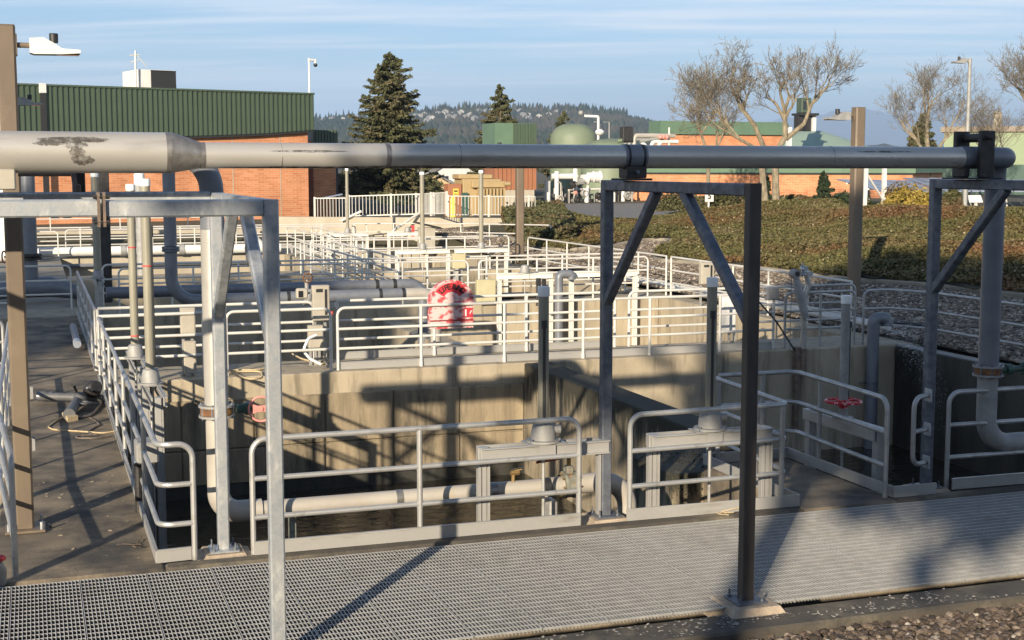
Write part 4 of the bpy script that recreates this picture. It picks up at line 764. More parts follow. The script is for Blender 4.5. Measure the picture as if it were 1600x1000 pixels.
lamp_post('second brown lamp post hidden behind the near one, grey lamp head', *(-0.377, 27.133, 2.542)[:2], 0, 4.85, .165, .6, headm='cast_grey', scale=.8)
x, y, z = (19.634, 30.012, 0.49)
lamp_post('brown square lamp post standing in the rocks with its head to the left', x, y, .05, 4.9, .27, -.6, headm='cast_grey', scale=1.12, head_z=.2)
x, y, z = (16.707, 47.127, 0.151)
lamp_post('brown lamp post at the tip of the planted bank, white head to the left', x, y, .0, 4.28, .27, -.6, scale=1.5, head_z=.14)
x, y, z = (42.153, 55.208, 1.238)
lamp_post('tall round pale lamp post rising above the planted bank at right', x, y, .6, 8.0, .19, -.6, m='cast_grey', square=False, headm='cast_grey', scale=1.25, head_z=.12)
M['davit_grey'] = mat('davit_grey', (.10, .10, .10), (.075, .075, .075), 6, .5)
# ---------------------------------------------------------------- things lying on the left walkway
t = thing('portable_davit', 'grey Y-shaped davit lying on the left walkway', 'davit', (.45, 18.6, 0))
part('long_tube', MB().tube([(-0.004, 21.297, 0.1), (0.574, 20.975, 0.1)], .062, 14), 'davit_grey', t)
part('tube_collar', MB().tube([(0.157, 21.229, 0.1), (0.211, 21.198, 0.1)], .075, 14).tube([(-0.012, 21.3, 0.1), (0.122, 21.254, 0.1)], .07, 14), 'galv_dull_shade', t)
part('right_tube', MB().tube([(0.598, 20.907, 0.1), (0.882, 20.808, 0.1)], .055, 14), 'davit_grey', t)
part('short_leg', MB().tube([(0.538, 20.684, 0.12), (0.387, 19.649, 0.08)], [.065, .085], 14), 'davit_grey', t)
part('hub', MB().sphere((0.563, 20.609, 0.14), .1, 12, 8).torus((0.579, 20.323, 0.12), .09, .025, (0, 0, 1), 18, 6), 'davit_grey', t)
part('crank_handle', MB().tube([(0.539, 20.972, 0.15), (0.482, 20.609, 0.35)], .02, 8), 'black', t)
t = thing('winch', 'dark winch clamped to the left railing above the lying davit', 'winch', (0.769, 20.815, 0.2)); part('drum', MB().sphere((0.749, 20.743, 0.25), .13, 10, 7).tube([(0.689, 20.843, 0.2), (0.809, 20.641, 0.3)], .09, 10), 'black_steel', t); part('frame', MB().bar((0.643, 19.917, 0.4), (0.809, 21.198, 0.1), .03, .03), 'galv_dull_shade', t)
t = tag(MB().tube([(0.895, 21.124, 0.02), (0.849, 20.727, 0.02), (0.788, 20.351, 0.02), (0.72, 19.991, 0.02), (0.644, 19.805, 0.02), (0.556, 19.73, 0.02), (0.472, 19.76, 0.02)], .022, 6).build('chain', 'chain'), 'chain lying from the davit towards the railing', 'chain')
t = tag(MB().tube(fillet([(0.297, 19.867, 0.012), (0.181, 19.498, 0.012), (0.103, 19.18, 0.012), (0.157, 18.969, 0.012), (0.379, 18.797, 0.012), (0.614, 18.622, 0.012), (0.769, 18.475, 0.012), (0.918, 18.562, 0.012)], .2), .011, 5).build('rope', 'rope'), 'thin pale rope looped on the lit left walkway', 'rope')
t = tag(MB().tube(fillet([(0.656, 19.69, 0.012), (0.729, 19.408, 0.012), (0.765, 19.096, 0.012), (0.684, 18.929, 0.012), (0.6, 18.673, 0.012), (0.623, 18.434, 0.012), (0.767, 18.43, 0.012), (0.432, 18.41, 0.012), (0.442, 18.227, 0.012), (0.674, 18.146, 0.012), (0.854, 18.263, 0.012)], .12), .013, 5).build('rope', 'chain'), 'tangled dark rope beside the pale one', 'rope')
t = tag(MB().poly([(0.298, 19.936, 0), (0.364, 19.502, -0), (0.501, 19.607, -0), (0.41, 20.002, 0)], (0, 0, .07)).build('wood_wedge', 'rope'), 'pale wooden wedge under the lying davit leg', 'wedge')
t = thing('pipe_stub', 'short pale tube with a white end on the left railing kick plate', 'pipe', (0.704, 27.829, 0.15)); part('tube_body', MB().tube([(0.722, 29.66, 0.2), (0.727, 27.403, 0.15)], .07, 12), 'grey_pipe', t); part('end_cap', MB().tube([(0.727, 27.403, 0.15), (0.724, 27.08, 0.14)], .075, 12), 'white_plastic', t)
t = thing('hose_valve', 'grey hose bib with a red handle in the lower left corner', 'hose bib', (-0.339, 11.767, 0.1)); part('body', MB().tube(fillet([(-0.352, 11.984, 0), (-0.342, 11.945, 0.12), (-0.373, 11.904, 0.2)], .05), .04, 12), 'cast_grey', t); part('handle', MB().sphere((-0.347, 11.908, 0.24), .045, 12, 8, .6), 'red_tape', t)
for lab, p, h in (('small white bracket on the brown lamp post side, upper', (44, 572), .34), ('small white bracket on the brown lamp post side, lower', (46, 652), .26)):
    x, y, z = (-0.131, 17.845, -0); o = MB().cbox(-.075, -.045, 13.64, 13.68, 1.28 if 'upper' in lab else .78, 1.40 if 'upper' in lab else .92, .004).build('bracket', 'cast_grey'); tag(o, lab, 'bracket')
t = thing('motor_box', 'small grey motor box on the left railing with a drop pipe', 'motor', (1.06, 14.2, .5)); part('case', MB().cbox(.90, 1.12, 14.0, 14.35, .50, .72, .02), 'cast_grey', t); part('drop_pipe', MB().tube([(.92, 14.1, .0), (.92, 14.1, .5)], .04, 10), 'black_steel', t)
# ropes on the back walkway
t = tag(MB().tube(fillet([(3.024, 23.559, 0.03), (3.117, 23.137, 0.03), (3.187, 22.587, 0.03), (3.294, 22.332, 0.03), (3.485, 22.484, 0.03), (3.578, 23.209, 0.03), (3.291, 23.309, 0.03), (3.025, 23.246, 0.03), (2.89, 23.527, 0.03), (3.519, 23.387, 0.03), (3.666, 23.495, 0.03)], .2), .018, 5).build('rope', 'rope'), 'tan rope coil on the wall edge behind the left frame', 'rope')
t = tag(MB().tube(fillet([(4.47, 25.205, 0.03), (4.504, 24.555, 0.03), (4.627, 23.988, 0.03), (4.671, 23.635, 0.03), (4.929, 24.056, 0.03), (4.955, 24.759, 0.03), (4.723, 24.479, 0.03), (4.563, 24.011, 0.03), (4.734, 23.951, 0.03), (4.908, 24.237, 0.03)], .15), .018, 5).build('hose', 'rope'), 'pale hose coiled at the foot of the control box', 'hose')
t = tag(MB().tube(fillet([(4.55,23.3,.6),(4.40,23.25,.55),(4.30,23.2,.35),(4.42,23.2,.2),(4.6,23.2,.1)], .1), .025, 6).build('cable', 'white_plastic'), 'white conduit loop hanging beside the control box', 'cable')

for lab, x, y0, y1, z, r, m in (('grey conduit pipe lying along the edge of the rocks, nearest to the railing', 16.7, 24.2, 38, .16, .07, 'alu_far'), ('second grey conduit pipe along the edge of the rocks', 17.0, 25.0, 41, .16, .05, 'alu_far'), ('dark hose lying on the rocks beside the conduits', 17.35, 23.5, 33, .17, .045, 'black')):
    q = [(x + (.25 * math.sin(k * 1.7) if m == 'black' else .0), y0 + (y1 - y0) * k / 12, z) for k in range(13)]; tag(MB().tube(q, r, 8).build('hose' if m == 'black' else 'conduit_pipe', m), lab, 'hose' if m == 'black' else 'pipe')
tag(MB().tube(fillet([(13.2, 34.6, .05), (14.0, 34.2, .05), (14.8, 34.9, .05), (15.4, 34.4, .05), (15.8, 35.0, .05)], .4), .035, 6).build('hose', 'black'), 'black hose curled on the second row walkway at right', 'hose')
tag(MB().tube(fillet([(6.2, 55.9, .3), (7.2, 55.8, .1), (8.3, 55.8, .12), (9.2, 55.9, .35)], .4), .06, 6).build('hose', 'black'), 'black hose sagging on the farthest railing kick plate', 'hose')
tag(MB().cbox(11.2, 12.6, 34.2, 34.9, .02, .12, .02).build('rubber_mat', 'black_steel'), 'dark mat on the second row walkway behind the small gate', 'mat')
# ---------------------------------------------------------------- ground heights
CP = np.array([(23.182, 27.93, 0.208), (22.155, 30.405, 0.286), (21.421, 32.779, 0.288), (21.165, 35.515, 0.345), (19.504, 39.8, 0.363), (21.589, 43.309, 0.44), (23.016, 48.107, 0.618), (22.318, 48.35, 0.618), (20.134, 46.993, 0.488), (18.202, 46.606, 0.314), (18.115, 50.872, 0.313), (18.495, 53.917, 0.563),
  (19.416, 56.773, 1.023), (23.151, 61.825, 1.299), (24.587, 58.149, 0.901), (26.245, 57.571, 0.843), (29.227, 59.709, 1.024), (31.248, 59.006, 1.33), (33.047, 57.32, 1.663), (35.608, 56.429, 1.693), (34.061, 51.673, 1.468), (34.83, 49.287, 1.588), (35.592, 46.904, 1.626), (36.689, 44.404, 1.642),
  (26.057, 48.107, 0.715), (27.373, 45.53, 0.865), (26.813, 40.431, 0.787), (28.264, 38.867, 0.844), (28.972, 36.503, 0.855), (23.749, 52.087, 0.748), (21.992, 54.817, 0.735), (30.432, 33.876, 0.778),
  (31.305, 78.046, 0.787), (34.152, 74.937, 0.851), (39.118, 76.384, 1.267), (46.554, 73.795, 1.581), (53.996, 71.203, 1.502), (21.378, 71.973, 0.9), (17.894, 78.481, 0.581), (36.829, 98.359, 1.139), (45.801, 100.529, 1.282), (55.422, 97.179, 1.536), (73.583, 101.444, 1.361), (24.608, 139.677, 1.011), (31.59, 116.067, 1.361), (65.773, 188.875, 1.344), (108.352, 121.103, 1.527),
  (17, 30, .02), (17, 26, .0), (18, 34, .06), (16.8, 44, .05), (16.8, 50, .1), (16.6, 20, 0), (20, 22, .1), (17, 38, .05), (18, 16, .05), (14, 58, .4), (26, 18, .5), (30, 24, .7)], float)
def hgt(x, y):
    x = np.asarray(x, float); y = np.asarray(y, float)
    d2 = (x[..., None] - CP[:, 0]) ** 2 + (y[..., None] - CP[:, 1]) ** 2
    w = 1 / (d2 + 1.5) ** 1.7
    return (w * CP[:, 2]).sum(-1) / w.sum(-1)
def grid_mesh(name, xs, ys, zf, mats, keep=None, **k):
    Xg, Yg = np.meshgrid(xs, ys); Z = zf(Xg, Yg); vs = np.stack([Xg, Yg, Z], -1).reshape(-1, 3); nx_, ny_ = len(xs), len(ys)
    i, j = np.meshgrid(np.arange(nx_ - 1), np.arange(ny_ - 1)); i = i.ravel(); j = j.ravel()
    cxm = (np.asarray(xs)[i] + np.asarray(xs)[i + 1]) / 2; cym = (np.asarray(ys)[j] + np.asarray(ys)[j + 1]) / 2
    if keep is not None: q = keep(cxm, cym); i, j = i[q], j[q]
    a = j * nx_ + i; return np_mesh(name, vs, np.stack([a, a + 1, a + nx_ + 1, a + nx_], 1), mats, smooth=True)
xs = np.concatenate([np.linspace(-1500, -60, 12), np.arange(-50, -10, 5), [-9.2, 0, 5, 10], np.arange(14.3, 60, .9), np.arange(62, 140, 5), np.linspace(150, 2500, 14)])
ys = np.concatenate([np.linspace(-300, -20, 6), [-10, 0, 5, 9.15], np.arange(10, 80, 1.0), np.arange(82, 200, 6), np.linspace(220, 2600, 16)])
def gz(x, y):
    z = hgt(x, y); z = np.where(y < 9.5, -.165, z); return np.where((x < 16.2) & (y < 58.5) & (y > 9.5), -.3, z) 
def gkeep(x, y): return ~((x > -9.3) & (y > 9.2) & ((x < 16.4) & (y < 58.3)))
gm_ = grid_mesh('ground', xs, ys, gz, 'earth', gkeep); tag(gm_, kind='structure')
# curb, gravel and planted bank are draped on the heights
def inpoly(px, py, poly):
    c = np.zeros(np.shape(px), bool); n = len(poly)
    for k in range(n):
        x0, y0 = poly[k][:2]; x1, y1 = poly[(k + 1) % n][:2]
        if y0 == y1: continue
        c ^= ((y0 > py) != (y1 > py)) & (px < (x1 - x0) * (py - y0) / (y1 - y0) + x0)
    return c
curb_line = [(18.62, 53.873, 0.457), (18.129, 49.809, 0.224), (18.384, 47.072, 0.259), (20.134, 46.993, 0.441), (22.318, 48.35, 0.569), (23.156, 48.058, 0.618), (22.418, 46.197, 0.583), (20.046, 42.788, 0.283), (19.353, 40.911, 0.251), (20.049, 39.08, 0.276), (20.839, 37.217, 0.268), (20.994, 34.516, 0.274), (21.421, 32.779, 0.288), (22.338, 30.659, 0.294), (22.778, 29.129, 0.26), (23.207, 27.497, 0.214), (23.34, 24.698, 0.174)]
bank_poly = [p[:2] for p in curb_line] + [(30.407, 31.767, 0.533)[:2], (38.802, 42.609, 1.553)[:2], (36.689, 44.404, 1.642)[:2], (35.592, 46.904, 1.626)[:2], (34.829, 49.287, 1.615)[:2], (34.06, 51.673, 1.495)[:2], (35.881, 56.863, 1.709)[:2], (33.3, 57.762, 1.709)[:2], (31.247, 59.006, 1.36)[:2], (29.227, 59.709, 1.055)[:2], (26.244, 57.571, 0.872)[:2], (24.781, 58.61, 0.91)[:2], (23.326, 62.294, 1.313)[:2], (21.047, 60.44, 1.216)[:2], (19.445, 57.292, 1.003)[:2]]
b = MB(); pts = [Vector((p[0], p[1], float(hgt(p[0], p[1])) + .05)) for p in fillet([(q[0], q[1], 0) for q in curb_line], 1.0, 5)]
b = MB()
for a_, c_ in zip(pts[:-1], pts[1:]): b.bar(a_, c_ + (c_ - a_) * .02, .28, .22, .03)
tag(b.build('kerb', 'concrete_deck'), 'concrete kerb winding between the rocks and the planted bank', 'kerb')
def scatter(poly, n):
    P_ = np.array(poly); lo, hi = P_.min(0), P_.max(0); out = []
    tot = 0
    while tot < n:
        q = rng.uniform(lo, hi, (n * 2, 2)); q = q[inpoly(q[:, 0], q[:, 1], poly)]; out.append(q); tot += len(q)
    return np.concatenate(out)[:n]
def lump(x, y): return .5 + .25 * np.sin(x * 1.9 + 1.3 * np.sin(y * 1.1)) + .25 * np.sin(y * 2.3 + x * .7)
# planted bank: leaf litter under a dense mat of low shrubs
bx = np.arange(12, 62, .5); by = np.arange(18, 75, .5)
bank = grid_mesh('planted_bank', bx, by, lambda x, y: hgt(x, y) + .12 + .10 * lump(x, y), 'earth', lambda x, y: inpoly(x, y, bank_poly)); tag(bank, kind='structure')
q = scatter(bank_poly, 300000); z = hgt(q[:, 0], q[:, 1]) + .15 + .16 * lump(q[:, 0], q[:, 1]) + rng.uniform(-.05, .09, len(q))
cover = quad_cloud('ground_cover', np.column_stack([q, z]), .066, 'cover', up=.7); tag(cover, kind='stuff')
q = scatter(bank_poly, 500); z = hgt(q[:, 0], q[:, 1]) + .36 + .2 * lump(q[:, 0], q[:, 1])
dry = quad_cloud('dry_leaves', np.column_stack([q, z]), .05, 'flower', up=.6); tag(dry, kind='stuff')
tip = scatter([(19.445, 57.292, 1.003)[:2], (18.62, 53.873, 0.457)[:2], (18.129, 49.809, 0.224)[:2], (20.131, 50.17, 0.514)[:2], (23.655, 60.591, 1.272)[:2], (21.047, 60.44, 1.276)[:2]], 26000)
z = hgt(tip[:, 0], tip[:, 1]) + rng.uniform(.1, .75, len(tip)); tag(quad_cloud('juniper_mat', np.column_stack([tip, z]), .12, 'hedge', up=.3), 'dense olive ground juniper mound at the left tip of the bank', 'shrub')
# gravel bed of bright stones
def stones(name, pts3, size, m, flat=.6, label=None):
    t_ = (1 + 5 ** .5) / 2; iv = np.array([(-1, t_, 0), (1, t_, 0), (-1, -t_, 0), (1, -t_, 0), (0, -1, t_), (0, 1, t_), (0, -1, -t_), (0, 1, -t_), (t_, 0, -1), (t_, 0, 1), (-t_, 0, -1), (-t_, 0, 1)]); iv /= np.linalg.norm(iv[0])
    fi = np.array([(0, 11, 5), (0, 5, 1), (0, 1, 7), (0, 7, 10), (0, 10, 11), (1, 5, 9), (5, 11, 4), (11, 10, 2), (10, 7, 6), (7, 1, 8), (3, 9, 4), (3, 4, 2), (3, 2, 6), (3, 6, 8), (3, 8, 9), (4, 9, 5), (2, 4, 11), (6, 2, 10), (8, 6, 7), (9, 8, 1)])
    n = len(pts3); v = iv[None] * rng.uniform(.75, 1.2, (n, 12, 1)); s = size * rng.uniform(.5, 1.5, (n, 1, 1)) * .5
    sc = np.concatenate([np.ones((n, 1)), rng.uniform(.6, 1, (n, 1)), rng.uniform(flat - .2, flat + .2, (n, 1))], 1)[:, None, :]; v = v * sc * s
    a = rng.uniform(0, 6.283, n); tl = rng.normal(0, .35, n); c, s_ = np.cos(a), np.sin(a); ct, st = np.cos(tl), np.sin(tl)
    x, y, zz_ = v[..., 0], v[..., 1], v[..., 2]; y, zz_ = y * ct[:, None] - zz_ * st[:, None], y * st[:, None] + zz_ * ct[:, None]
    v = np.stack([x * c[:, None] - y * s_[:, None], x * s_[:, None] + y * c[:, None], zz_], -1) + np.asarray(pts3)[:, None, :]
    return np_mesh(name, v.reshape(-1, 3), (fi[None] + np.arange(n)[:, None, None] * 12).reshape(-1, 3), m)
rock_poly = [p[:2] for p in curb_line] + [(30, 17), (16.4, 17), (16.45, 22.6), (16.5, 35.9), (16.5, 44), (16.5, 52), (16.5, 60)]
gb = grid_mesh('gravel_bed', np.arange(14, 45, .6), np.arange(16, 62, .6), lambda x, y: hgt(x, y) + .02, 'gravel_base', lambda x, y: inpoly(x, y, rock_poly)); tag(gb, kind='structure')
q = scatter(rock_poly, 56000); z = hgt(q[:, 0], q[:, 1]) + .04; tag(stones('gravel', np.column_stack([q, z]), .10, 'stone', .5), kind='stuff')
# foreground gravel
q = scatter([(2.0, 9.02), (14, 9.02), (14, 7.4), (2.0, 7.4)], 17000); z = -.135 + rng.uniform(-.02, .025, len(q)); tag(stones('pebbles', np.column_stack([q, z]), .062, 'stone_dark', .6), kind='stuff')
q = np.column_stack([rng.uniform(3, 13, 1300), 9.05 + .34 * rng.uniform(0, 1, 1300)]); keep = (lump(q[:, 0] * 1.7, q[:, 1] * 6) > .45); q = q[keep]
tag(quad_cloud('leaf_litter', np.column_stack([q, np.full(len(q), -.042)]), .02, 'chip', up=6), kind='stuff')
q = np.column_stack([rng.uniform(-.1, .9, 60), rng.uniform(12.1, 16, 60)]); tag(quad_cloud('leaf_litter', np.column_stack([q, np.full(len(q), .006)]), .032, 'flower', up=6), kind='stuff')
def twigs(name, label, cat, base, n, L, m, seed):
    rr_ = random.Random(seed); b_ = MB()
    for k in range(n):
        a = rr_.uniform(0, 6.28); p = Vector(base) + V(rr_.uniform(-.05, .05), rr_.uniform(-.05, .05), .01); pth = [p]
        for j in range(4): a += rr_.uniform(-.6, .6); p = p + V(math.cos(a) * L / 4, math.sin(a) * L / 4, rr_.uniform(.0, .015)); pth.append(p)
        b_.tube(pth, .006, 5)
    return tag(b_.build(name, m), label, cat)
twigs('twig', 'dead twig on the dirty walkway near the left kick plate corner', 'twig', (0.81, 12.804, 0), 3, .22, 'bark', 3)
twigs('twig', 'small dry weed stem at the foot of the middle kick plate', 'twig', (6.439, 12.118, 0), 4, .22, 'rope', 5)
tag(quad_cloud('moss_clump', np.array((4.591, 9.282, -0.15)) + rng.normal(0, .035, (400, 3)) * (1.6, 1, .5), .02, 'dark_red', up=.4), 'dark red moss clump at the bottom edge beside the kerb', 'moss')
def mossy(name, boxes, n, sz, label=None):
    P_ = np.concatenate([np.column_stack([rng.uniform(a0, a1, n_), rng.uniform(b0, b1, n_), rng.uniform(c0, c1, n_)]) for (a0, a1, b0, b1, c0, c1), n_ in zip(boxes, n)]); q_ = (np.sin(P_[:, 1] * 3.1 + P_[:, 0] * 2.3) + np.sin(P_[:, 1] * 7.7 + P_[:, 2] * 3) + rng.normal(0, .7, len(P_))) > -.2
    return tag(quad_cloud(name, P_[q_], sz, 'moss', up=.5), kind='stuff')
mossy('moss', [(6.95, 8.2, 14.24, 14.28, -.8, -.1), (6.95, 8.18, 14.3, 15.5, -.1, -.07)], (1200, 500), .02)
# ---------------------------------------------------------------- road, retaining wall, picket fences
road_poly = [(22.804, 76.771, 0.73)[:2], (24.783, 67.611, 1.003)[:2], (24.415, 59.267, 0.89)[:2], (26.245, 57.571, 0.843)[:2], (33.251, 66.779, 1.14)[:2], (39.843, 81.426, 1.138)[:2], (35.472, 86.125, 0.888)[:2], (26.226, 88.286, 0.661)[:2]]
rd = grid_mesh('road', np.arange(20, 70, .5), np.arange(50, 100, .5), lambda x, y: hgt(x, y) + .05, 'asphalt', lambda x, y: inpoly(x, y, road_poly)); tag(rd, kind='structure')
wl0, wl1, wl2 = Vector((10.371, 59.922, -0.148)), Vector((16.831, 57.673, -0.148)), Vector((20.523, 56.387, -0.148))
t = thing('retaining_wall', 'pale concrete retaining wall with picket fence on top in the middle distance', 'wall', wl0)
zt = 1.28
for a_, c_ in ((V(wl0.x, wl0.y + 2, 0), V(wl2.x, wl2.y, 0)),): part('wall_slab', MB().bar(a_ + V(0, 0, zt / 2 - .2), c_ + V(0, 0, zt / 2 - .2), .4, zt + .4), 'concrete_pale', t, False)
tag(MB().bar((-9, 62.6, .2), (9.6, 61.9, .2), .35, 1.1).build('pale_wall', 'concrete_pale', smooth=False), 'low pale wall below the brick building at left', 'wall')
tag(MB().box(-9, 10, 63.0, 66, -.2, .72).build('pale_terrace', 'concrete_pale', smooth=False), 'pale concrete terrace at the foot of the brick building', 'terrace')
def picket(label, a, b_, h=.95, sp=.155, m='alu_far'):
    a, b_ = Vector(a), Vector(b_); t_ = thing('picket_fence', label, 'fence', a, 'pale picket fences on the retaining wall'); L = (b_ - a).length; n = int(L / sp)
    for z_ in (.1, h): part('rail', MB().bar(a + V(0, 0, z_), b_ + V(0, 0, z_), .05, .045), m, t_, False)
    pk = MB().box(-.012, .012, -.012, .012, .1, h).mesh('picket', m, False); ps = MB().box(-.04, .04, -.04, .04, 0, h + .06).mesh('post', m, False)
    for k in range(n + 1):
        p = a.lerp(b_, k / n) - a; link('post' if k % 12 == 0 else 'picket', ps if k % 12 == 0 else pk, t_, p)
picket('shaded picket fence above the dark doorway beside the brick corner', (12.402, 63.451, 0.801), (13.781, 62.441, 0.822), 1.25)
picket('long pale picket fence along the retaining wall below the big conifer', (13.373, 60.571, 1.215), (16.989, 58.889, 1.343), .98)
picket('short angled return of the picket fence', (16.314, 59.971, 1.287), (16.652, 56.253, 1.433), .98)
picket('pale picket fence in front of the tan transformer', (17.387, 58.538, 1.293), (21.54, 58.68, 1.24), .92)
t = thing('dark_recess', 'dark doorway recess right of the brick building corner', 'doorway', (12.904, 63.276, 0.564)); a_ = Vector((12.471, 63.85, 0.187)); part('door_leaf', MB().box(a_.x - .05, a_.x + 1.25, a_.y + .1, a_.y + .3, 0, 1.0), 'black', t)
for lab, p0, p1 in (('sloping handrail of the left stair', (12.92, 60.094, 1.124), (13.781, 59.794, 1.547)), ('sloping handrail of the right stair on the pale wall', (14.659, 57.9, 0.712), (16.053, 58.473, 1.479))):
    tag(MB().tube([p0, p1], .06, 8).build('stair_rail', 'alu_far'), lab, 'handrail')
t = thing('small_shelter', 'small dark roofed box in front of the retaining wall', 'shelter', (15.442, 54.98, 0.483)); x, y, z = (15.44, 54.981, 0.218); part('roof', MB().poly([(x - .5, y - .3, 1.25), (x + .5, y - .3, 1.02), (x + .5, y - .3, .95), (x - .5, y - .3, 1.18)], (0, .7, 0)), 'black', t); part('case', MB().box(x - .35, x + .3, y - .1, y + .3, 0, 1.0), 'cabinet_beige', t)
tag(MB().bar((15.262, 56.631, 1.03), (15.258, 56.632, 0.487), .12, .1).build('red_marker', 'red_tape'), 'thin red vertical marker on the pale wall', 'marker')
vx = (12.198, 44.462, 0.908)
# ---------------------------------------------------------------- brick building at left
BA, BB = Vector((14.57, 74.344, 0.588)), Vector((-0.723, 70.351, 0.925)); bd = (BA - BB).normalized(); BO = BB - bd * 14; blen = (BA - BO).length
bz0, bz1 = .2, 7.37; rz = math.atan2(bd.y, bd.x)
t = thing('brick_building', 'long brick building with deep green ribbed fascia at left', 'building', (BO.x, BO.y, 0), None, rz)
sub('wall', MB().box(0, blen - .25, .3, 14, bz0 - 1, 6.8), 'brick', t, False)
def fz(u):  # lower edge of the fascia along the building
    d = blen - u; return 5.50 - .45 * (1 - math.exp(-d / 5.0)) - .012 * d
fas = MB(); rib = MB(); n = 60
for k in range(n):
    u0, u1 = blen * k / n, blen * (k + 1) / n
    fas.poly([(u0, 0, fz(u0)), (u1, 0, fz(u1)), (u1, 0, bz1), (u0, 0, bz1)], (0, .28, 0))
sub('fascia', fas, 'green_metal', t, False)
rm = None
u = .1; ribs = []
while u < blen - .1:
    ribs.append(u); u += .262
for u in ribs: q = MB().box(-.05, .05, -.07, -.001, fz(u) + .01, bz1 - .02); o = q.build('fascia_rib', 'green_metal', t, False); o.location = (u, 0, 0)
sub('coping', MB().box(-.02, blen + .02, -.10, .3, bz1 + .001, bz1 + .09), 'green_metal', t, False)
sub('fascia_shadow', MB().poly([(blen * k / n, .02, fz(blen * k / n) - .12) for k in range(n + 1)] + [(blen * k / n, .02, fz(blen * k / n) - .001) for k in range(n, -1, -1)], (0, .2, 0)), 'black', t, False)  # black strip painted as the shade under the fascia
for u in (blen - 1.9, blen - 4.6, blen - 8.2, blen - 11.5): sub('control_joint', MB().box(u, u + .04, .285, .301, bz0, fz(u) - .13), 'concrete_pale', t, False)
ud = blen - 14.35
sub('downspout', MB().box(ud - .14, ud + .14, -.14, -.071, 2.0, bz1 - .35), 'black', t, False); sub('downspout_head', MB().cbox(ud - .17, ud + .17, -.16, .12, bz1 - .35, bz1 + .12, .02), 'white_paint', t)
for lab, x0 in (('window', blen - 13.9), ('window', blen - 13.3)): sub('window', MB().box(x0 - .2, x0 + .2, .27, .299, 1.0, 1.7), 'glass_dark', t, False)
t2 = thing('rooftop_unit', 'boxy rooftop air unit with a black louvred front', 'air unit', t.matrix_world @ V(0, 0, 0)); bpy.context.view_layer.update()
mw = Matrix.Translation((BO.x, BO.y, 0)) @ Matrix.Rotation(rz, 4, 'Z')
def onb(u, v, z): return mw @ V(u, v, z)
t2.location = onb(blen - 8.2, 1, bz1); t2.rotation_euler[2] = rz
sub('case', MB().box(-1.05, .85, 0, 2.5, -.3, 1.05), 'white_paint', t2, False); sub('louvre', MB().box(-.42, .84, -.06, -.001, -.02, .98), 'black', t2, False)
sub('frame', MB().box(-.45, .88, -.09, -.061, .98, 1.03).box(.84, .88, -.09, -.061, -.02, .979), 'black_steel', t2, False)
t2 = thing('antenna_mast', 'thin rooftop mast with short cross arms beside the air unit', 'antenna', onb(blen - 9.5, .8, bz1)); t2.rotation_euler[2] = rz
sub('mast', MB().tube([(0, 0, -.2), (.05, 0, 1.95)], .05, 6), 'alu_far', t2); sub('aerial', MB().tube([(-.25, 0, 1.7), (.25, 0, 1.75)], .035, 6).tube([(.05, 0, 1.8), (.6, 0, 1.2)], .025, 6).tube([(-.2, 0, 1.35), (.2, 0, 1.5)], .03, 6), 'alu_far', t2)
t2 = thing('security_camera', 'white dome camera on a thin pole at the building corner', 'camera', onb(blen - .15, .2, bz1)); t2.rotation_euler[2] = rz
sub('pole', MB().tube([(0, 0, -2), (0, 0, 1.95)], .05, 8), 'white_paint', t2); sub('camera_arm', MB().tube([(-.05, 0, 1.85), (.38, 0, 1.85)], .06, 8).tube([(.38, 0, 1.9), (.38, 0, 1.68)], .07, 8), 'white_paint', t2); sub('camera_dome', MB().sphere((.38, 0, 1.6), .11), 'glass_dark', t2)
wx = Vector((15.471, 79.324, 0.396)); wx2 = Vector((17.014, 79.846, 0.358))
t2 = thing('brick_wing', 'lower brick wing with a green band behind the corner', 'building', wx); d_ = (wx2 - wx)
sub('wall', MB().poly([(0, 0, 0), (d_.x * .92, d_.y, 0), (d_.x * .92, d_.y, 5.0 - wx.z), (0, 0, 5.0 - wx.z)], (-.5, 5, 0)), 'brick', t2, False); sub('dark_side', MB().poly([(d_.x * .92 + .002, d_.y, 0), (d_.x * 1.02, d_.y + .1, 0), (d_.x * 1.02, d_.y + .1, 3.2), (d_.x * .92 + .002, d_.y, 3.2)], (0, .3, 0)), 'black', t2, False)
b = MB(); b.poly([(0, -.1, 4.0), (d_.x, d_.y - .1, 4.0), (d_.x, d_.y - .1, 5.62 - wx.z), (0, -.1, 5.62 - wx.z)], (0, 4, 0))
for k in range(8): q_ = d_ * (k / 8); b.box(q_.x - .05, q_.x + .05, q_.y - .18, q_.y - .101, 4.0, 5.6 - wx.z)
sub('green_band', b, 'green_metal', t2, False)
x, y, z = (13.545, 65.17, 0.932); t2 = thing('tilted_sign', 'small tilted dark panel on a post beside the brick corner', 'sign', (x, y, .5)); part('post', MB().bar((x, y, .3), (x, y, 2.0), .1, .1), 'black_steel', t2); part('panel', MB().bar((x - .5, y, 2.0), (x + .5, y - .1, 2.2), .5, .06), 'panel_blue', t2)
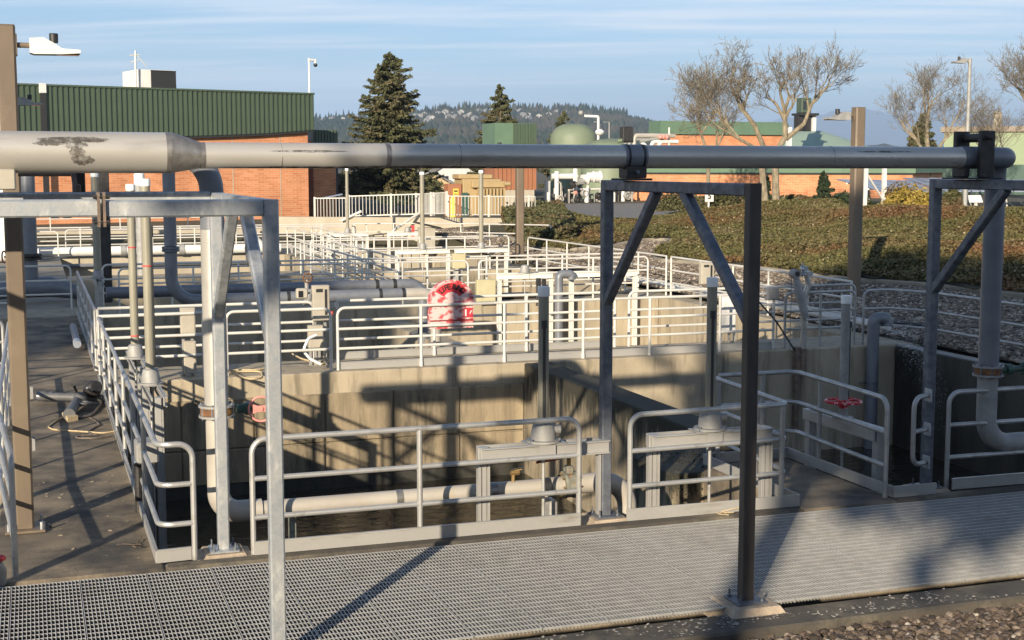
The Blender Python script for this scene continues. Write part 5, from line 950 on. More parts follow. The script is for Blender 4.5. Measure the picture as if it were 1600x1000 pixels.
# ---------------------------------------------------------------- transformer, brick tower, tanks and pipework in the distance
x, y, z = (22.037, 68.567, 0.869); bz = z
t2 = thing('transformer', 'tan electrical transformer with ribbed cooling fins', 'transformer', (x, y, bz))
sub('cabinet', MB().cbox(-.75, 1.35, .3, 1.9, 0, 2.0, .03), 'tan_paint', t2); sub('top_box', MB().cbox(-.9, .95, .5, 1.8, 2.001, 2.25, .04), 'tan_paint', t2)
sub('radiator_tank', MB().cbox(-.35, 1.5, -.02, .29, 1.55, 1.9, .03), 'tan_paint', t2)
fm = MB().box(-.05, .05, -.22, .28, 0, 1.5).mesh('cooling_fin', 'tan_paint', False)
for k in range(8): link('cooling_fin', fm, t2, (.02 + k * .19, 0, .02))
sub('side_valve', MB().tube([(1.3, -.3, 1.75), (1.62, -.3, 1.75)], .12, 10), 'tan_paint', t2); sub('green_door', MB().box(-.85, -.55, .1, .29, 0, 1.3), 'green_dark', t2, False)
x, y, z = (20.933, 68.951, 0.869); t2 = thing('electrical_cabinet', 'brown electrical cabinet with a yellow warning sign left of the transformer', 'cabinet', (x, y, z)); sub('case', MB().cbox(-.42, .3, 0, .8, 0, 1.75, .02), 'orange_metal', t2); sub('warning_sign', MB().box(-.17, .12, -.02, -.001, 1.1, 1.5), 'yellow_paint', t2, False); sub('sign_text', MB().box(-.13, .08, -.024, -.021, 1.34, 1.42).box(-.13, .08, -.024, -.021, 1.2, 1.24), 'black', t2, False)
x, y, z = (19.909, 66.131, 0.913); tag(MB().tube([(x, y, z - .1), (x, y, z + .95)], .16, 12).sphere((x, y, z + .95), .16).build('bollard', 'yellow_paint'), 'yellow bollard behind the picket fence', 'bollard')
x, y, z = (30.457, 86.813, 1.341); t2 = thing('brick_tower', 'small square tower, green ribbed top over orange ribbed walls', 'building', (x, y, z))
sub('base', MB().box(-1.3, 1.35, -.02, 2.5, -1.5, .65), 'concrete_pale', t2, False); sub('wall', MB().box(-1.42, 1.45, 0, 2.6, .651, 3.6), 'orange_metal', t2, False)
for k in range(10): q = MB().box(-.06, .06, -.09, -.001, .66, 3.6).build('wall_rib', 'orange_metal', t2, False); q.location = (-1.3 + k * .3, 0, 0)
sub('green_top', MB().box(-1.45, 1.48, -.02, 2.6, 3.601, 5.05), 'green_fascia', t2, False)
for k in range(9): q = MB().box(-.05, .05, -.1, -.021, 3.62, 5.04).build('top_rib', 'green_metal', t2, False); q.location = (-.1 + k * .19, 0, 0)
x, y, z = (40.055, 100.413, 1.072); t2 = thing('dome_tank', 'tall green tank with a rounded dome top and white vent pipe', 'tank', (x, y, z)); r_ = 1.85
sub('shell', MB().lathe([(r_, -1), (r_, 4.3)] + [(r_ * math.cos(a) ** .72, 4.3 + 1.5 * math.sin(a) ** .9) for a in [math.pi / 2 * k / 8 for k in range(1, 8)]] + [(.05, 5.8)], (0, 0, 0), 32), 'green_pale', t2)
sub('vent', MB().tube(fillet([(.75, -1.7, 2.0), (.75, -1.7, 3.6), (1.35, -1.7, 3.6), (1.35, -1.7, 6.3), (.4, -1.2, 6.35)], .12), .1, 8), 'white_paint', t2); sub('ladder', MB().tube([(1.3, -.9, 5.9), (2.6, -.9, 5.9), (2.6, -.9, 4.2)], .05, 6).sphere((.35, -.6, 6.6), .2), 'cast_grey', t2)
x, y, z = (41.257, 95.758, 1.161); t2 = thing('dome_tank', 'wide low green tank with a flattened roof behind the pipework', 'tank', (x, y, z)); r_ = 2.1
sub('shell', MB().lathe([(r_, -1), (r_, 3.7), (r_ * .93, 3.95), (r_ * .7, 4.2), (r_ * .35, 4.42), (.05, 4.5)], (-.2, 0, 0), 32), 'green_pale', t2); sub('vent_cap', MB().sphere((-1.4, -1, 4.9), .35, 10, 6, .7), 'white_paint', t2)
# pipework skid
t2 = thing('pipe_skid', 'dense cluster of white and grey pipes, valves and pumps before the green tanks', 'pipework', (36.406, 88.977, 0.805)); O = Vector((36.406, 88.977, 0.805)); k_ = 96 / 2150
def sk(px, py): return ((px - 915) * k_, 0, (322 - py) * k_)
rr_ = random.Random(5)
for (a_, b_, w_, m_) in (((853,312),(853,283),.22,'white_paint'), ((870,316),(870,268),.16,'white_paint'), ((862,276),(905,276),.2,'white_paint'), ((880,316),(880,290),.1,'cast_grey'), ((901,318),(901,264),.16,'white_paint'), ((893,296),(893,318),.12,'pale_pipe'), ((910,316),(910,294),.14,'white_paint'), ((918,318),(918,290),.1,'alu_far'), ((925,318),(925,292),.09,'orange_metal'), ((905,296),(945,296),.08,'alu_far'), ((860,306),(900,306),.14,'cast_grey'), ((848,300),(848,318),.12,'white_paint'), ((886,300),(886,318),.16,'black_steel'), ((935,318),(935,296),.12,'cast_grey'), ((903,284),(912,284),.25,'cast_grey'), ((945,306),(985,302),.16,'pale_pipe'), ((955,318),(955,300),.12,'white_paint'), ((966,318),(966,300),.1,'black_steel'), ((975,318),(975,298),.14,'white_paint'), ((940,310),(970,316),.2,'cast_grey')):
    p, q = Vector(sk(*a_)), Vector(sk(*b_)); off = V(0, rr_.uniform(-.8, .8), 0); sub('pipe_run', MB().tube([p + off, q + off], w_, 8), m_, t2)
for (px, py, r_) in ((925,277,.42), (936,277,.48), (915,280,.4)): x, y, z = sk(px, py); sub('blower', MB().tube([(x - .22, .2, z), (x + .22, .2, z)], r_ * .8, 12).torus((x + .2, .2, z), r_ * .8, .08, (1, 0, 0), 14, 5), 'white_paint', t2)
for (px, py) in ((866,310), (888,288), (906,302), (930,306), (942,304), (895,312), (958,296), (978,306)): x, y, z = sk(px, py); sub('valve', MB().sphere((x, -.6, z), .25, 8, 6).torus((x, -.9, z), .2, .04, (0, 1, 0), 12, 4), rr_.choice(['cast_grey', 'black_steel', 'white_paint', 'pale_pipe']), t2)
for k in range(34):      # small bore lines, stands and valves of the skid
    x = rr_.uniform(-2.8, 3.2); y = rr_.uniform(-1.1, .9); h = rr_.uniform(.5, 1.9); m_ = rr_.choice(['alu_far', 'cast_grey', 'white_paint', 'pale_pipe', 'black_steel'])
    pth = [(x, y, 0), (x, y, h), (x + rr_.uniform(-.9, .9), y, h)] if k % 2 else [(x, y, 0), (x, y, h)]
    sub('pipe_run', MB().tube(fillet(pth, .08), rr_.uniform(.03, .08), 6), m_, t2)
    if k % 3 == 0: sub('valve', MB().sphere((x, y - .1, h * .6), rr_.uniform(.1, .17), 7, 5), rr_.choice(['cast_grey', 'black_steel', 'faded_red']), t2)
sub('plinth', MB().box(-3.2, 3.6, -1.3, 1.2, -.4, .1), 'concrete_pale', t2, False)
t2 = thing('pipe_rack', 'high rack of pale bent pipes with a dark equipment tower behind the overhead pipe', 'pipework', (40.988, 91.616, 0.695)); k_ = 100 / 2150
def sk(px, py): return ((px - 985) * k_, 0, (322 - py) * k_)
for pth, w_, m_ in ((((990,232),(990,213),(1030,213)),.17,'pale_pipe'), (((1000,222),(1035,216)),.12,'cast_grey'), (((962,222),(985,218)),.15,'green_pale'), (((1002,234),(1005,222),(1012,234)),.14,'white_paint'), (((1018,234),(1022,222),(1040,222)),.14,'white_paint'), (((1030,234),(1035,222),(1065,222)),.14,'white_paint'), (((1020,212),(1060,213)),.14,'pale_pipe'), (((975,322),(975,205)),.09,'cast_grey'), (((1050,322),(1050,200)),.07,'alu_far'), (((982,322),(982,215)),.16,'cast_grey'), (((985,219),(1040,219)),.1,'cast_grey')):
    sub('pipe_run', MB().tube(fillet([sk(*p) for p in pth], .3), w_, 8), m_, t2)
sub('equipment_tower', MB().cbox(-.75, .05, -.3, .4, 4.6, 5.7, .05).box(-.6, -.2, -.35, -.301, 4.7, 5.5), 'black_steel', t2)
for px in (1032, 1037, 1043): x, y, z = sk(px, 215); sub('valve', MB().sphere((x, -.3, z), .17, 8, 6), 'faded_red', t2)
# right hand brick building and far buildings
def facade(name, label, A, B, z0, z1, layers, depth=10., cat='building'):
    A, B = Vector(A), Vector(B); d = B - A; L = math.hypot(d.x, d.y); t_ = thing(name, label, cat, (A.x, A.y, 0), None, math.atan2(d.y, d.x))
    for nm, za, zb, m_, pr in layers: sub(nm, MB().box(-pr, L + pr, -pr, depth, za, zb), m_, t_, False)
    return t_, L
def zat(py, D): return 3.46 - (py - 262) * D / 2150
D_ = 92
t2, L = facade('brick_hall', 'long low brick building with a pale green eave strip behind the planted bank', (40.159, 89.787, 1.746), (52.999, 74.727, 1.921), 0, 4, (('wall', -1, 3.12, 'brick', 0.), ('green_eave', 3.121, 3.5, 'green_fascia', .25)), 8)
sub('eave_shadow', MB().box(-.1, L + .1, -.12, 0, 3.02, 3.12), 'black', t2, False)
t2, L = facade('brick_hall', 'taller brick hall with green fascia behind the bare trees', (49.98, 105.428, 5.163), (61.536, 105.639, 5.222), 0, 5, (('wall', -1, 6.25, 'brick', 0.), ('green_fascia', 6.251, 7.35, 'green_fascia', .25)), 2)
t2, L = facade('dark_green_fence', 'dark green slatted wall behind the solar panels', (66.473, 95.448, 1.501), (75.201, 88.174, 1.571), 0, 5, (('wall', -1, 3.7, 'green_dark', 0.),), 2, 'wall')
for k in range(int(L / .4)): q = MB().box(-.04, .04, -.1, -.001, 0, 3.65).build('slat', 'green_dark', t2, False); q.location = (k * .4, 0, 0)
t2, L = facade('olive_building', 'pale olive building with a dark roof edge at the far right', (80.982, 109.456, 4.176), (88.716, 102.527, 4.154), 0, 5, (('wall', -1, 6.75, 'olive_wall', 0.), ('roof_edge', 6.751, 7.25, 'brown_paint', .3)), 12)
x, y, z = (86.962, 109.491, 7.028); t2 = thing('roof_vent', 'pale cylindrical vent on the olive building roof', 'vent', (x, y, 7.2)); sub('body', MB().lathe([(.35, 0), (.42, .5), (.42, 1.3), (.3, 1.55), (.05, 1.6)]), 'concrete_pale', t2)
x, y, z = (82.682, 130.042, 5.318); t2 = thing('digester_roof', 'very wide pale green shallow dome roof with small hatches', 'tank', (x, y, 0)); sub('dome', MB().lathe([(9.6, 0), (9.6, 4.6), (7.5, 5.4), (4, 6.6), (1.2, 7.5), (.05, 7.6)], (-1.2, 4, 0), 40), 'green_roof', t2)
for dx, dz in ((0.2, 5.5), (3.6, 5.0), (-4.6, 5.2)): sub('hatch', MB().lathe([(.75, 0), (.75, .5), (.6, .6), (.05, .62)], (dx, -3.6, dz - .5), 14), 'green_roof', t2)
sub('guard_rail', MB().tube([(-10, -6.2, 5.6), (9.8, -6.2, 5.6)], .05, 5).tube([(-10, -6.2, 5.1), (9.8, -6.2, 5.1)], .05, 5), 'alu_far', t2)
x, y, z = (73.846, 122.53, 6.476); t2 = thing('equipment_tower', 'green machinery tower with dark windows between the bare trees', 'machinery', (x, y, 0)); Z = lambda py: zat(py, 140)
sub('housing', MB().cbox(-.6, .5, -.5, .6, Z(178), Z(155), .05), 'green_metal', t2); sub('window', MB().box(-.45, -.12, -.54, -.501, Z(173), Z(160)), 'glass_dark', t2, False)
sub('platform', MB().box(-1.0, 1.2, -.8, .8, Z(182), Z(178.5)), 'black_steel', t2, False); sub('leg_block', MB().box(-.95, -.35, -.4, .4, Z(206), Z(182.1)).box(.1, .5, -.4, .4, Z(206), Z(182.1)), 'black_steel', t2, False); sub('motor', MB().lathe([(.28, 0), (.28, 1.1), (.2, 1.3), (.05, 1.32)], (.1, 0, Z(155)), 12), 'grey_pipe', t2); sub('white_post', MB().box(-1.9, -1.55, -.3, .3, Z(232), Z(200)).box(.8, 1.2, -.3, .3, Z(206), Z(182.2)), 'white_paint', t2, False)
tag(MB().bar((59.618, 111.601, 6.21), (64.605, 109.865, 7.238), .3, .35).build('conveyor', 'green_metal'), 'sloping green conveyor tube below the machinery tower', 'conveyor')
# solar tables
def solar(label, A, B, C_, D_):
    A, B, C_, D_ = map(Vector, (A, B, C_, D_)); t_ = thing('solar_table', label, 'solar panel', (A + B + C_ + D_) / 4, 'solar panel tables behind the bank'); nu, nv = 6, 2
    nrm = (B - A).cross(D_ - A).normalized() * .05
    for i in range(nu):
        for j in range(nv):
            f_ = lambda u, v: A.lerp(B, u).lerp(D_.lerp(C_, u), v)
            e = .012; u0, u1, v0, v1 = i / nu + e, (i + 1) / nu - e, j / nv + e, (j + 1) / nv - e
            part('panel', MB().poly([f_(u0, v0), f_(u1, v0), f_(u1, v1), f_(u0, v1)], nrm), 'panel_blue', t_, False)
    for u in (.2, .8):
        p = A.lerp(B, u).lerp(D_.lerp(C_, u), .55); g_ = float(hgt(p.x, p.y)); part('leg', MB().bar((p.x, p.y, g_), (p.x, p.y, p.z - .02), .12, .12), 'alu_far', t_, False); part('footing', MB().box(p.x - .25, p.x + .25, p.y - .25, p.y + .25, g_ - .1, g_ + .12), 'concrete_pale', t_, False)
    part('purlin', MB().bar(A.lerp(D_, .3) - nrm * .6, B.lerp(C_, .3) - nrm * .6, .08, .08).bar(A.lerp(D_, .75) - nrm * .6, B.lerp(C_, .75) - nrm * .6, .08, .08), 'alu_far', t_, False)
solar('left solar panel table partly behind the brown lamp post', (39.616, 58.21, 2.239), (41.671, 56.435, 2.257), (45.587, 64.601, 2.726), (42.315, 66.799, 2.787))
solar('middle solar panel table behind the clamp frame', (41.904, 56.354, 2.288), (43.646, 54.688, 2.305), (49.548, 64.281, 2.858), (46.374, 66.445, 2.85))
solar('right solar panel table at the picture edge', (43.791, 54.638, 2.305), (46.397, 52.671, 2.323), (53.558, 61.826, 2.761), (50.224, 64.045, 2.752))
x0, y0, z0 = (35.899, 54.209, 1.456); x1, y1, z1 = (37.045, 54.34, 1.498); t2 = thing('pole_frame', 'two pale square uprights with a diagonal brace behind the bank', 'pole', (x0, y0, z0)); part('upright', MB().bar((x0, y0, z0 - .3), (x0 + .05, y0, z0 + 2.6), .16, .16), 'white_paint', t2); part('upright', MB().bar((x1, y1, z1 - .3), (x1 - .05, y1, z1 + 2.6), .16, .16), 'white_paint', t2); part('diagonal', MB().bar((x0 + .1, y0, z0 + 1.7), (x1 - .1, y1, z1 + .55), .07, .07), 'alu_far', t2)
x, y, z = (38.763, 50.035, 1.579); t2 = thing('info_sign', 'small white tilted information board on a post on the bank', 'sign', (x, y, z)); sub('post', MB().bar((0, 0, -.3), (0, 0, .42), .1, .1), 'alu_far', t2); sub('board', MB().poly([(-.38, -.05, .38), (.26, -.15, .38), (.36, .15, .66), (-.22, .25, .66)], (0, 0, .03)), 'white_paint', t2, False)
x, y, z = (31.975, 61.929, 1.105); t2 = thing('speed_sign', 'white speed limit sign with a black 5 on a thin post', 'sign', (x, y, z)); sub('post', MB().tube([(0, 0, -.3), (0, 0, .9)], .05, 8), 'white_paint', t2); pl = sub('plate', MB().cbox(-.24, .24, -.08, -.055, .66, 1.2, .006), 'white_paint', t2)
vs, fs = text_mesh('5', .40, .004); sub('numeral', MB().add([(v.x, -.086 - v.z, 0.93 + v.y) for v in vs], fs), 'black', t2, False)
# ---------------------------------------------------------------- vegetation
def conifer(label, base, H, Rr, seed, name='conifer_tree', z0=.05, m='needle', dens=1.0, group=None, sz=.16, shape=1.0):
    r_ = np.random.default_rng(seed); t_ = thing(name, label, 'tree', base, group)
    sub('trunk', MB().tube([(0, 0, -.3), (0, 0, H * .5), (.05, 0, H * .97)], [H * .022, H * .014, .02], 8), 'bark', t_)
    P_, Dd = [], []; nb = int(230 * dens); azs = r_.uniform(0, 6.283, nb); az_ = lambda k: azs[k]
    for k in range(nb):
        f = (k + r_.uniform()) / nb; f = f ** 1.2; z_ = H * (z0 + (1 - z0) * f)
        L_b = Rr * (1 - f) ** (.8 * shape) * (1 + .22 * math.sin(3 * az_(k) + f * 9) + .12 * math.sin(f * 31)) * r_.choice([.5, .8, .9, 1.0, 1.1, 1.3]) * r_.uniform(.85, 1.1) + .10; az = az_(k); n_ = int(95 * L_b / Rr * 1.5) + 14
        s = r_.uniform(.1, 1, n_) ** .7; dx, dy = math.cos(az), math.sin(az); lift = r_.uniform(-.1, .12); sag = -.30 * s * L_b + (.22 + lift) * s * s * L_b
        w_ = .13 * L_b * (1.1 - s) + .03
        side = r_.normal(0, 1, n_) * w_
        P_.append(np.column_stack([dx * s * L_b - dy * side, dy * s * L_b + dx * side, z_ + sag + r_.normal(0, .035, n_) - np.abs(side) * .5])); Dd.append(np.column_stack([dx + r_.normal(0, .4, n_), dy + r_.normal(0, .4, n_), np.full(n_, -.25)]))
    quad_cloud('crown', np.concatenate(P_), sz, m, up=.2, parent=t_, aspect=2.4, dirs=np.concatenate(Dd), droop=.2)
    return t_
conifer('big dark conifer in the centre left behind the picket fence', (21.169, 83.694, 1.559), 8.9, 2.55, 11, dens=2.1, sz=.105, shape=.66)
conifer('slimmer conifer behind the green topped tower', (35.951, 106.077, 1.501), 8.6, 2.3, 12, dens=.8, sz=.13, shape=.8)
conifer('small conifer top left of the green dome tank', (51.668, 132.371, 0.976), 8.2, 2.6, 13, dens=.6, sz=.16)
conifer('thin young conifer beside the pale tree trunks', (36.102, 63.669, 1.402), 1.75, .42, 14, 'young_conifer', dens=.35, m='needle_dark', sz=.07); conifer('thin young conifer in front of the brick hall, right of the trunks', (37.948, 60.908, 1.589), 1.65, .42, 15, 'young_conifer', dens=.35, m='needle_dark', sz=.07)
conifer('broad low evergreen clump under the small conifer', (37.364, 114.056, 1.361), 5.2, 1.9, 16, 'evergreen_shrub', dens=.6, sz=.2)
conifer('small evergreen behind the right bare trees', (66.907, 93.179, 3.561), 4.1, 1.5, 17, 'evergreen_shrub', dens=.5, sz=.2)
def bare_tree(label, base, stems, seed, levels=6, name='bare_tree', m='bark_pale', twm='twig', tw=.0075, group=None, spread=.5):
    r_ = random.Random(seed); t_ = thing(name, label, 'tree', base, group); tr = MB(); tw_ = MB()
    def grow(p, d, L, rad, lv):
        n = 3; pth = [p]; rs = [rad]
        for k in range(n):
            d = (d + V(r_.gauss(0, .15), r_.gauss(0, .15), r_.gauss(.05, .07))).normalized(); p = p + d * (L / n); pth.append(p); rs.append(max(rad * (1 - .33 * (k + 1) / n), tw))
        (tr if lv >= levels - 1 else tw_).tube(pth, rs, 7 if lv >= levels - 1 else (4 if lv > 2 else 3), False)
        if lv == 0: return
        for c in range(r_.choice((2, 2, 3)) if lv < levels - 1 else 3):
            ax = d.orthogonal().normalized(); ax.rotate(Matrix.Rotation(r_.uniform(0, 6.283), 3, d)); d2 = (d + ax * r_.uniform(.35, 1.0) * spread * 1.5 + V(0, 0, .12)).normalized()
            q = pth[-1] if c == 0 else pth[r_.choice((1, 2, 3))]
            grow(q, d2, L * r_.uniform(.62, .86), rs[-1] * (.8 if c == 0 else .55), lv - 1)
    for (pts_, rad, L) in stems:
        pts_ = [Vector(p) for p in pts_]; n = len(pts_); tr.tube(pts_, [rad * (1 - .45 * k / (n - 1)) for k in range(n)], 9)
        for c in range(4):
            d = (pts_[-1] - pts_[-2]).normalized(); d = (d + V(r_.gauss(0, .38), r_.gauss(0, .38), .25)).normalized(); grow(pts_[-1] if c < 2 else pts_[-1].lerp(pts_[-2], .3), d, L * r_.uniform(.8, 1.1), rad * .45, levels)
    sub('trunk', tr, m, t_); sub('crown', tw_, twm, t_); return t_
k_ = 66 / 2150
def st(px, py, x0=1213, y0=324): return ((px - x0) * k_, random.uniform(-.2, .2), (y0 - py) * k_)
base = (33.643, 58.172, 1.574)
bare_tree('pale twin trunk bare tree right of the middle frame, rising to the sky', base, [([(0, 0, -.2), st(1207,290), st(1212,240), st(1228,215), st(1224,180)], .2, 1.0), ([st(1230,218), st(1256,195), st(1270,165)], .13, 1.1)], 21, levels=6, spread=.6)
bare_tree('leaning bare tree with a broad twiggy crown left of the twin trunks', (33.682, 59.217, 1.607), [([(0, 0, -.2), st(1190,262,1197,322), st(1196,235,1197,322), st(1172,195,1197,322), st(1150,165,1197,322)], .17, 1.0), ([st(1196,240,1197,322), st(1160,225,1197,322), st(1120,205,1197,322)], .1, 1.1), ([st(1150,222,1197,322), st(1118,185,1197,322)], .07, 1.0)], 22, levels=6, spread=.68)
bare_tree('low bare tree with an orange tinged crown at the left of the group', (37.027, 71.818, 1.396), [([(0, 0, -.2), (0, 0, 2.6), (-.5, 0, 4.0)], .13, 1.2), ([(0, 0, 2.4), (.7, 0, 3.5)], .1, 1.1)], 23, levels=6, spread=.68)
k2 = 92 / 2150
bare_tree('bare tree with a wide twiggy crown beside the tall lamp post', (56.357, 77.793, 1.086), [([(0, 0, -.2), (.1, 0, 2.8), (-.15, 0, 4.2), (-.2, 0, 5.6)], .2, 1.5), ([(.0, 0, 3.0), (-1.0, 0, 4.2)], .14, 1.4), ([(.1, 0, 2.8), (1.3, 0, 4.3)], .15, 1.5)], 24, levels=6, spread=.6)
bare_tree('tall bare tree cut by the right edge', (54.961, 65.573, 1.396), [([(0, 0, -.2), (.1, 0, 4), (-.1, 0, 5.6)], .2, 1.3), ([(0, 0, 4), (-.8, 0, 5.4)], .13, 1.25)], 25, levels=6, spread=.68)
bare_tree('low bare bush tree against the olive building', (65.606, 83.044, 1.711), [([(0, 0, 0), (0, 0, 2.4)], .12, 1.5), ([(0, 0, 1), (.9, 0, 3)], .1, 1.4), ([(0, 0, 1), (-.9, 0, 3)], .1, 1.4)], 26, levels=5, m='twig', spread=.6)
def shrub(label, base, rx, ry, rz_, n, m, seed, size=.11, name='shrub', group=None):
    r_ = np.random.default_rng(seed); d = r_.normal(size=(n, 3)); d /= np.linalg.norm(d, axis=1)[:, None]; rad = r_.uniform(.55, 1.0, n) ** .5; az = np.arctan2(d[:, 1], d[:, 0])
    wob = 1 + .18 * np.sin(az * 5 + seed) + .14 * np.sin(d[:, 2] * 7 + seed * 2 + az * 3); P_ = d * (rad * wob)[:, None] * (rx, ry, rz_); P_[:, 2] = np.abs(P_[:, 2]); t_ = thing(name, label, 'shrub', base, group)
    quad_cloud('foliage', P_, size, m, up=.3, parent=t_); sub('stem', MB().tube([(0, 0, -.3), (0, 0, rz_ * .6)], .05, 6).tube([(0, 0, 0), (rx * .4, 0, rz_ * .5)], .03, 6).tube([(0, 0, 0), (-rx * .4, .1, rz_ * .5)], .03, 6), 'bark', t_)
for lab, b_, rx, rz_, m_, sd in (
  ('rounded hedge shrub left of the speed sign', (32.507, 67.039, 1.071), .9, 1.0, 'hedge', 31), ('hedge shrub directly behind the speed sign post', (33.738, 66.61, 1.14), .8, .75, 'hedge', 32), ('largest hedge shrub right of the speed sign', (33.142, 62.582, 1.168), 1.1, 1.2, 'hedge', 33), ('hedge shrub touching the middle frame corner', (35.191, 63.986, 1.203), .9, 1.15, 'hedge', 34),
  ('low dark shrub between trunk and right young conifer', (37.709, 63.109, 1.469), 1.5, .5, 'hedge', 35), ('low clipped hedge under the left solar table', (40.232, 62.231, 1.469), 1.3, .62, 'needle_dark', 36), ('yellow flowering shrub behind the clamp frame post', (36.362, 51.93, 1.547), 1.0, 1.05, 'yellow_leaf', 37), ('yellowish shrub left of the clamp frame', (36.556, 50.804, 1.523), .9, .85, 'yellow_leaf', 38), ('dry twiggy shrub left of the tall pale lamp post', (36.533, 48.694, 1.561), .5, .9, 'hedge', 39),
  ('olive shrub left of the tan transformer by the houses', (21.266, 93.19, 1.535), 2.2, 1.7, 'hedge', 40), ('brown shrub under the big conifer at right', (26.544, 96.646, 1.711), 1.6, 1.0, 'hedge', 41), ('dark low mound in front of the big conifer', (22.456, 76.892, 1.396), 3.2, .5, 'needle_dark', 42)):
    shrub(lab, b_, rx, rx * .7, rz_, int(2600 * max(1, rx)), m_, sd)
# ---------------------------------------------------------------- houses, wooded ridge and mountains
def house(label, base, w_, d_, h_, wallm='white_paint', roofm='asphalt', rz=0., group=None, detail=True):
    t_ = thing('house', label, 'house', base, group, rz); sub('wall', MB().box(-w_ / 2, w_ / 2, -d_ / 2, d_ / 2, -2, h_).poly([(-w_ / 2 + .01, -d_ / 2 + .01, h_ - .01), (w_ / 2 - .01, -d_ / 2 + .01, h_ - .01), (0, -d_ / 2 + .01, h_ + w_ * .28)], (0, d_ - .02, 0)), wallm, t_, False)
    o_ = .3; sub('roof', MB().poly([(-w_ / 2 - o_, -d_ / 2 - o_, h_ - .05), (0, -d_ / 2 - o_, h_ + w_ * .3), (0, -d_ / 2 - o_, h_ + w_ * .3 + .2), (-w_ / 2 - o_, -d_ / 2 - o_, h_ + .15)], (0, d_ + 2 * o_, 0)).poly([(w_ / 2 + o_, -d_ / 2 - o_, h_ + .15), (0.001, -d_ / 2 - o_, h_ + w_ * .3 + .2), (0.001, -d_ / 2 - o_, h_ + w_ * .3), (w_ / 2 + o_, -d_ / 2 - o_, h_ - .05)], (0, d_ + 2 * o_, 0)), roofm, t_, False)
    if detail:
        for x_ in (-w_ * .25, w_ * .25): sub('window', MB().box(x_ - .5, x_ + .5, -d_ / 2 - .03, -d_ / 2 - .002, h_ * .4, h_ * .75), 'glass_dark', t_, False)
    return t_
house('white gabled house under the overhead pipe right of the big conifer', (56.152, 192.226, 0.33), 6, 8, 2.6, rz=.2); house('long pale roofed house behind the gabled one', (71.416, 250.444, 1.068), 12, 8, 2.8, roofm='cast_grey', rz=1.4); house('pale house beside the tan transformer roof', (80.3, 257.94, 1.473), 5, 7, 3.0, rz=.1); house('small cream house left behind the transformer', (63.886, 210.71, 0.626), 4, 6, 2.0, wallm='tan_paint', rz=.5); house('low cream house at the foot of the conifer', (41.454, 144.399, 0.49), 5, 4, .8, wallm='tan_paint', rz=-.3)
HD = np.array([(-200,196), (300,196), (500,192), (570,188), (640,184), (700,178), (760,176), (830,178), (900,178), (960,184), (1000,192), (1060,205), (1150,216), (1250,222), (1400,228), (1700,236)], float)
def ridge(name, prof, D0, back, m, base_off=-8, rough_=.6, n=160, front=1400., seed=1):
    r_ = np.random.default_rng(seed); px = np.linspace(prof[0, 0], prof[-1, 0], n); py = np.interp(px, prof[:, 0], prof[:, 1]); rows = []
    for j, (f, hf) in enumerate(((1 - front / D0, 0.), (1 - front * .72 / D0, .22), (1 - front * .45 / D0, .5), (1 - front * .2 / D0, .8), (1., 1.), (1 + back / D0, .9))):
        Dj = D0 * f; x = (px - 800) / 2150 * Dj; h = (262 - py) / 2150 * D0 * hf + base_off * (1 - hf) + r_.normal(0, rough_ * (0 if j == 0 else 1), n)
        rows.append(np.column_stack([x * CY + Dj * SYA, -x * SYA + Dj * CY, h + 3.46]))
    vs = np.concatenate(rows); i, j = np.meshgrid(np.arange(n - 1), np.arange(5)); a = (j * n + i).ravel()
    o = np_mesh(name, vs, np.stack([a, a + 1, a + n + 1, a + n], 1), m, smooth=True); return tag(o, kind='structure'), np.array(rows)
CY, SYA = math.cos(R(19.2)), math.sin(R(19.2))
o, rows = ridge('hill', HD, 2400, 600, 'far_hill', rough_=1.5, seed=3)
def hill_pt(u, v):       # u along the ridge 0..1, v up the slope 0..4
    n = rows.shape[1]; a = u * (n - 1); i = np.clip(a.astype(int), 0, n - 2); fa = (a - i)[:, None]; b_ = np.clip(v.astype(int), 0, 4); fb = (v - b_)[:, None]
    return (rows[b_, i] * (1 - fa) + rows[b_, i + 1] * fa) * (1 - fb) + (rows[b_ + 1, i] * (1 - fa) + rows[b_ + 1, i + 1] * fa) * fb
def cones(name, P_, h, w_, m):
    n = len(P_); k = 6; a = np.arange(k) / k * 2 * np.pi; ring = np.stack([np.cos(a), np.sin(a), np.zeros(k)], 1); hs = h * rng.uniform(.55, 1.3, n); ws = w_ * rng.uniform(.7, 1.4, n)
    Vv = np.empty((n, k + 1, 3)); Vv[:, :k] = P_[:, None] + ring[None] * ws[:, None, None] * rng.uniform(.7, 1.3, (n, k, 1)); Vv[:, :k, 2] -= 2; Vv[:, k] = P_ + np.column_stack([rng.normal(0, .6, n), rng.normal(0, .6, n), hs])
    f = np.array([(i, (i + 1) % k, k) for i in range(k)]); return np_mesh(name, Vv.reshape(-1, 3), (f[None] + (np.arange(n) * (k + 1))[:, None, None]).reshape(-1, 3), m)
u = rng.uniform(.36, .72, 5200); v = 4 - 3.6 * rng.uniform(0, 1, 5200) ** 1.4; tag(cones('forest', hill_pt(u, np.clip(v, 0, 4)), 9, 6.5, 'forest'), kind='stuff')
u = np.concatenate([rng.uniform(.44, .62, 420), rng.uniform(.36, .44, 40)]); tag(cones('ridge_trees', hill_pt(u, 4 - rng.uniform(0, .25, len(u))), 16, 4.6, 'forest'), kind='stuff')
hp = hill_pt(np.array([.444, .451, .459, .466, .472, .478, .485, .492, .499, .505, .512, .462, .488, .475, .455, .496, .52, .533, .47, .448, .372, .38, .389, .40]), np.array([3.2, 3.3, 3.1, 3.35, 3.5, 3.2, 3.4, 3.1, 3.45, 3.3, 3.5, 2.9, 2.8, 2.85, 3.6, 2.7, 3.3, 3.6, 3.2, 3.4, 3.7, 3.7, 3.6, 3.6]))
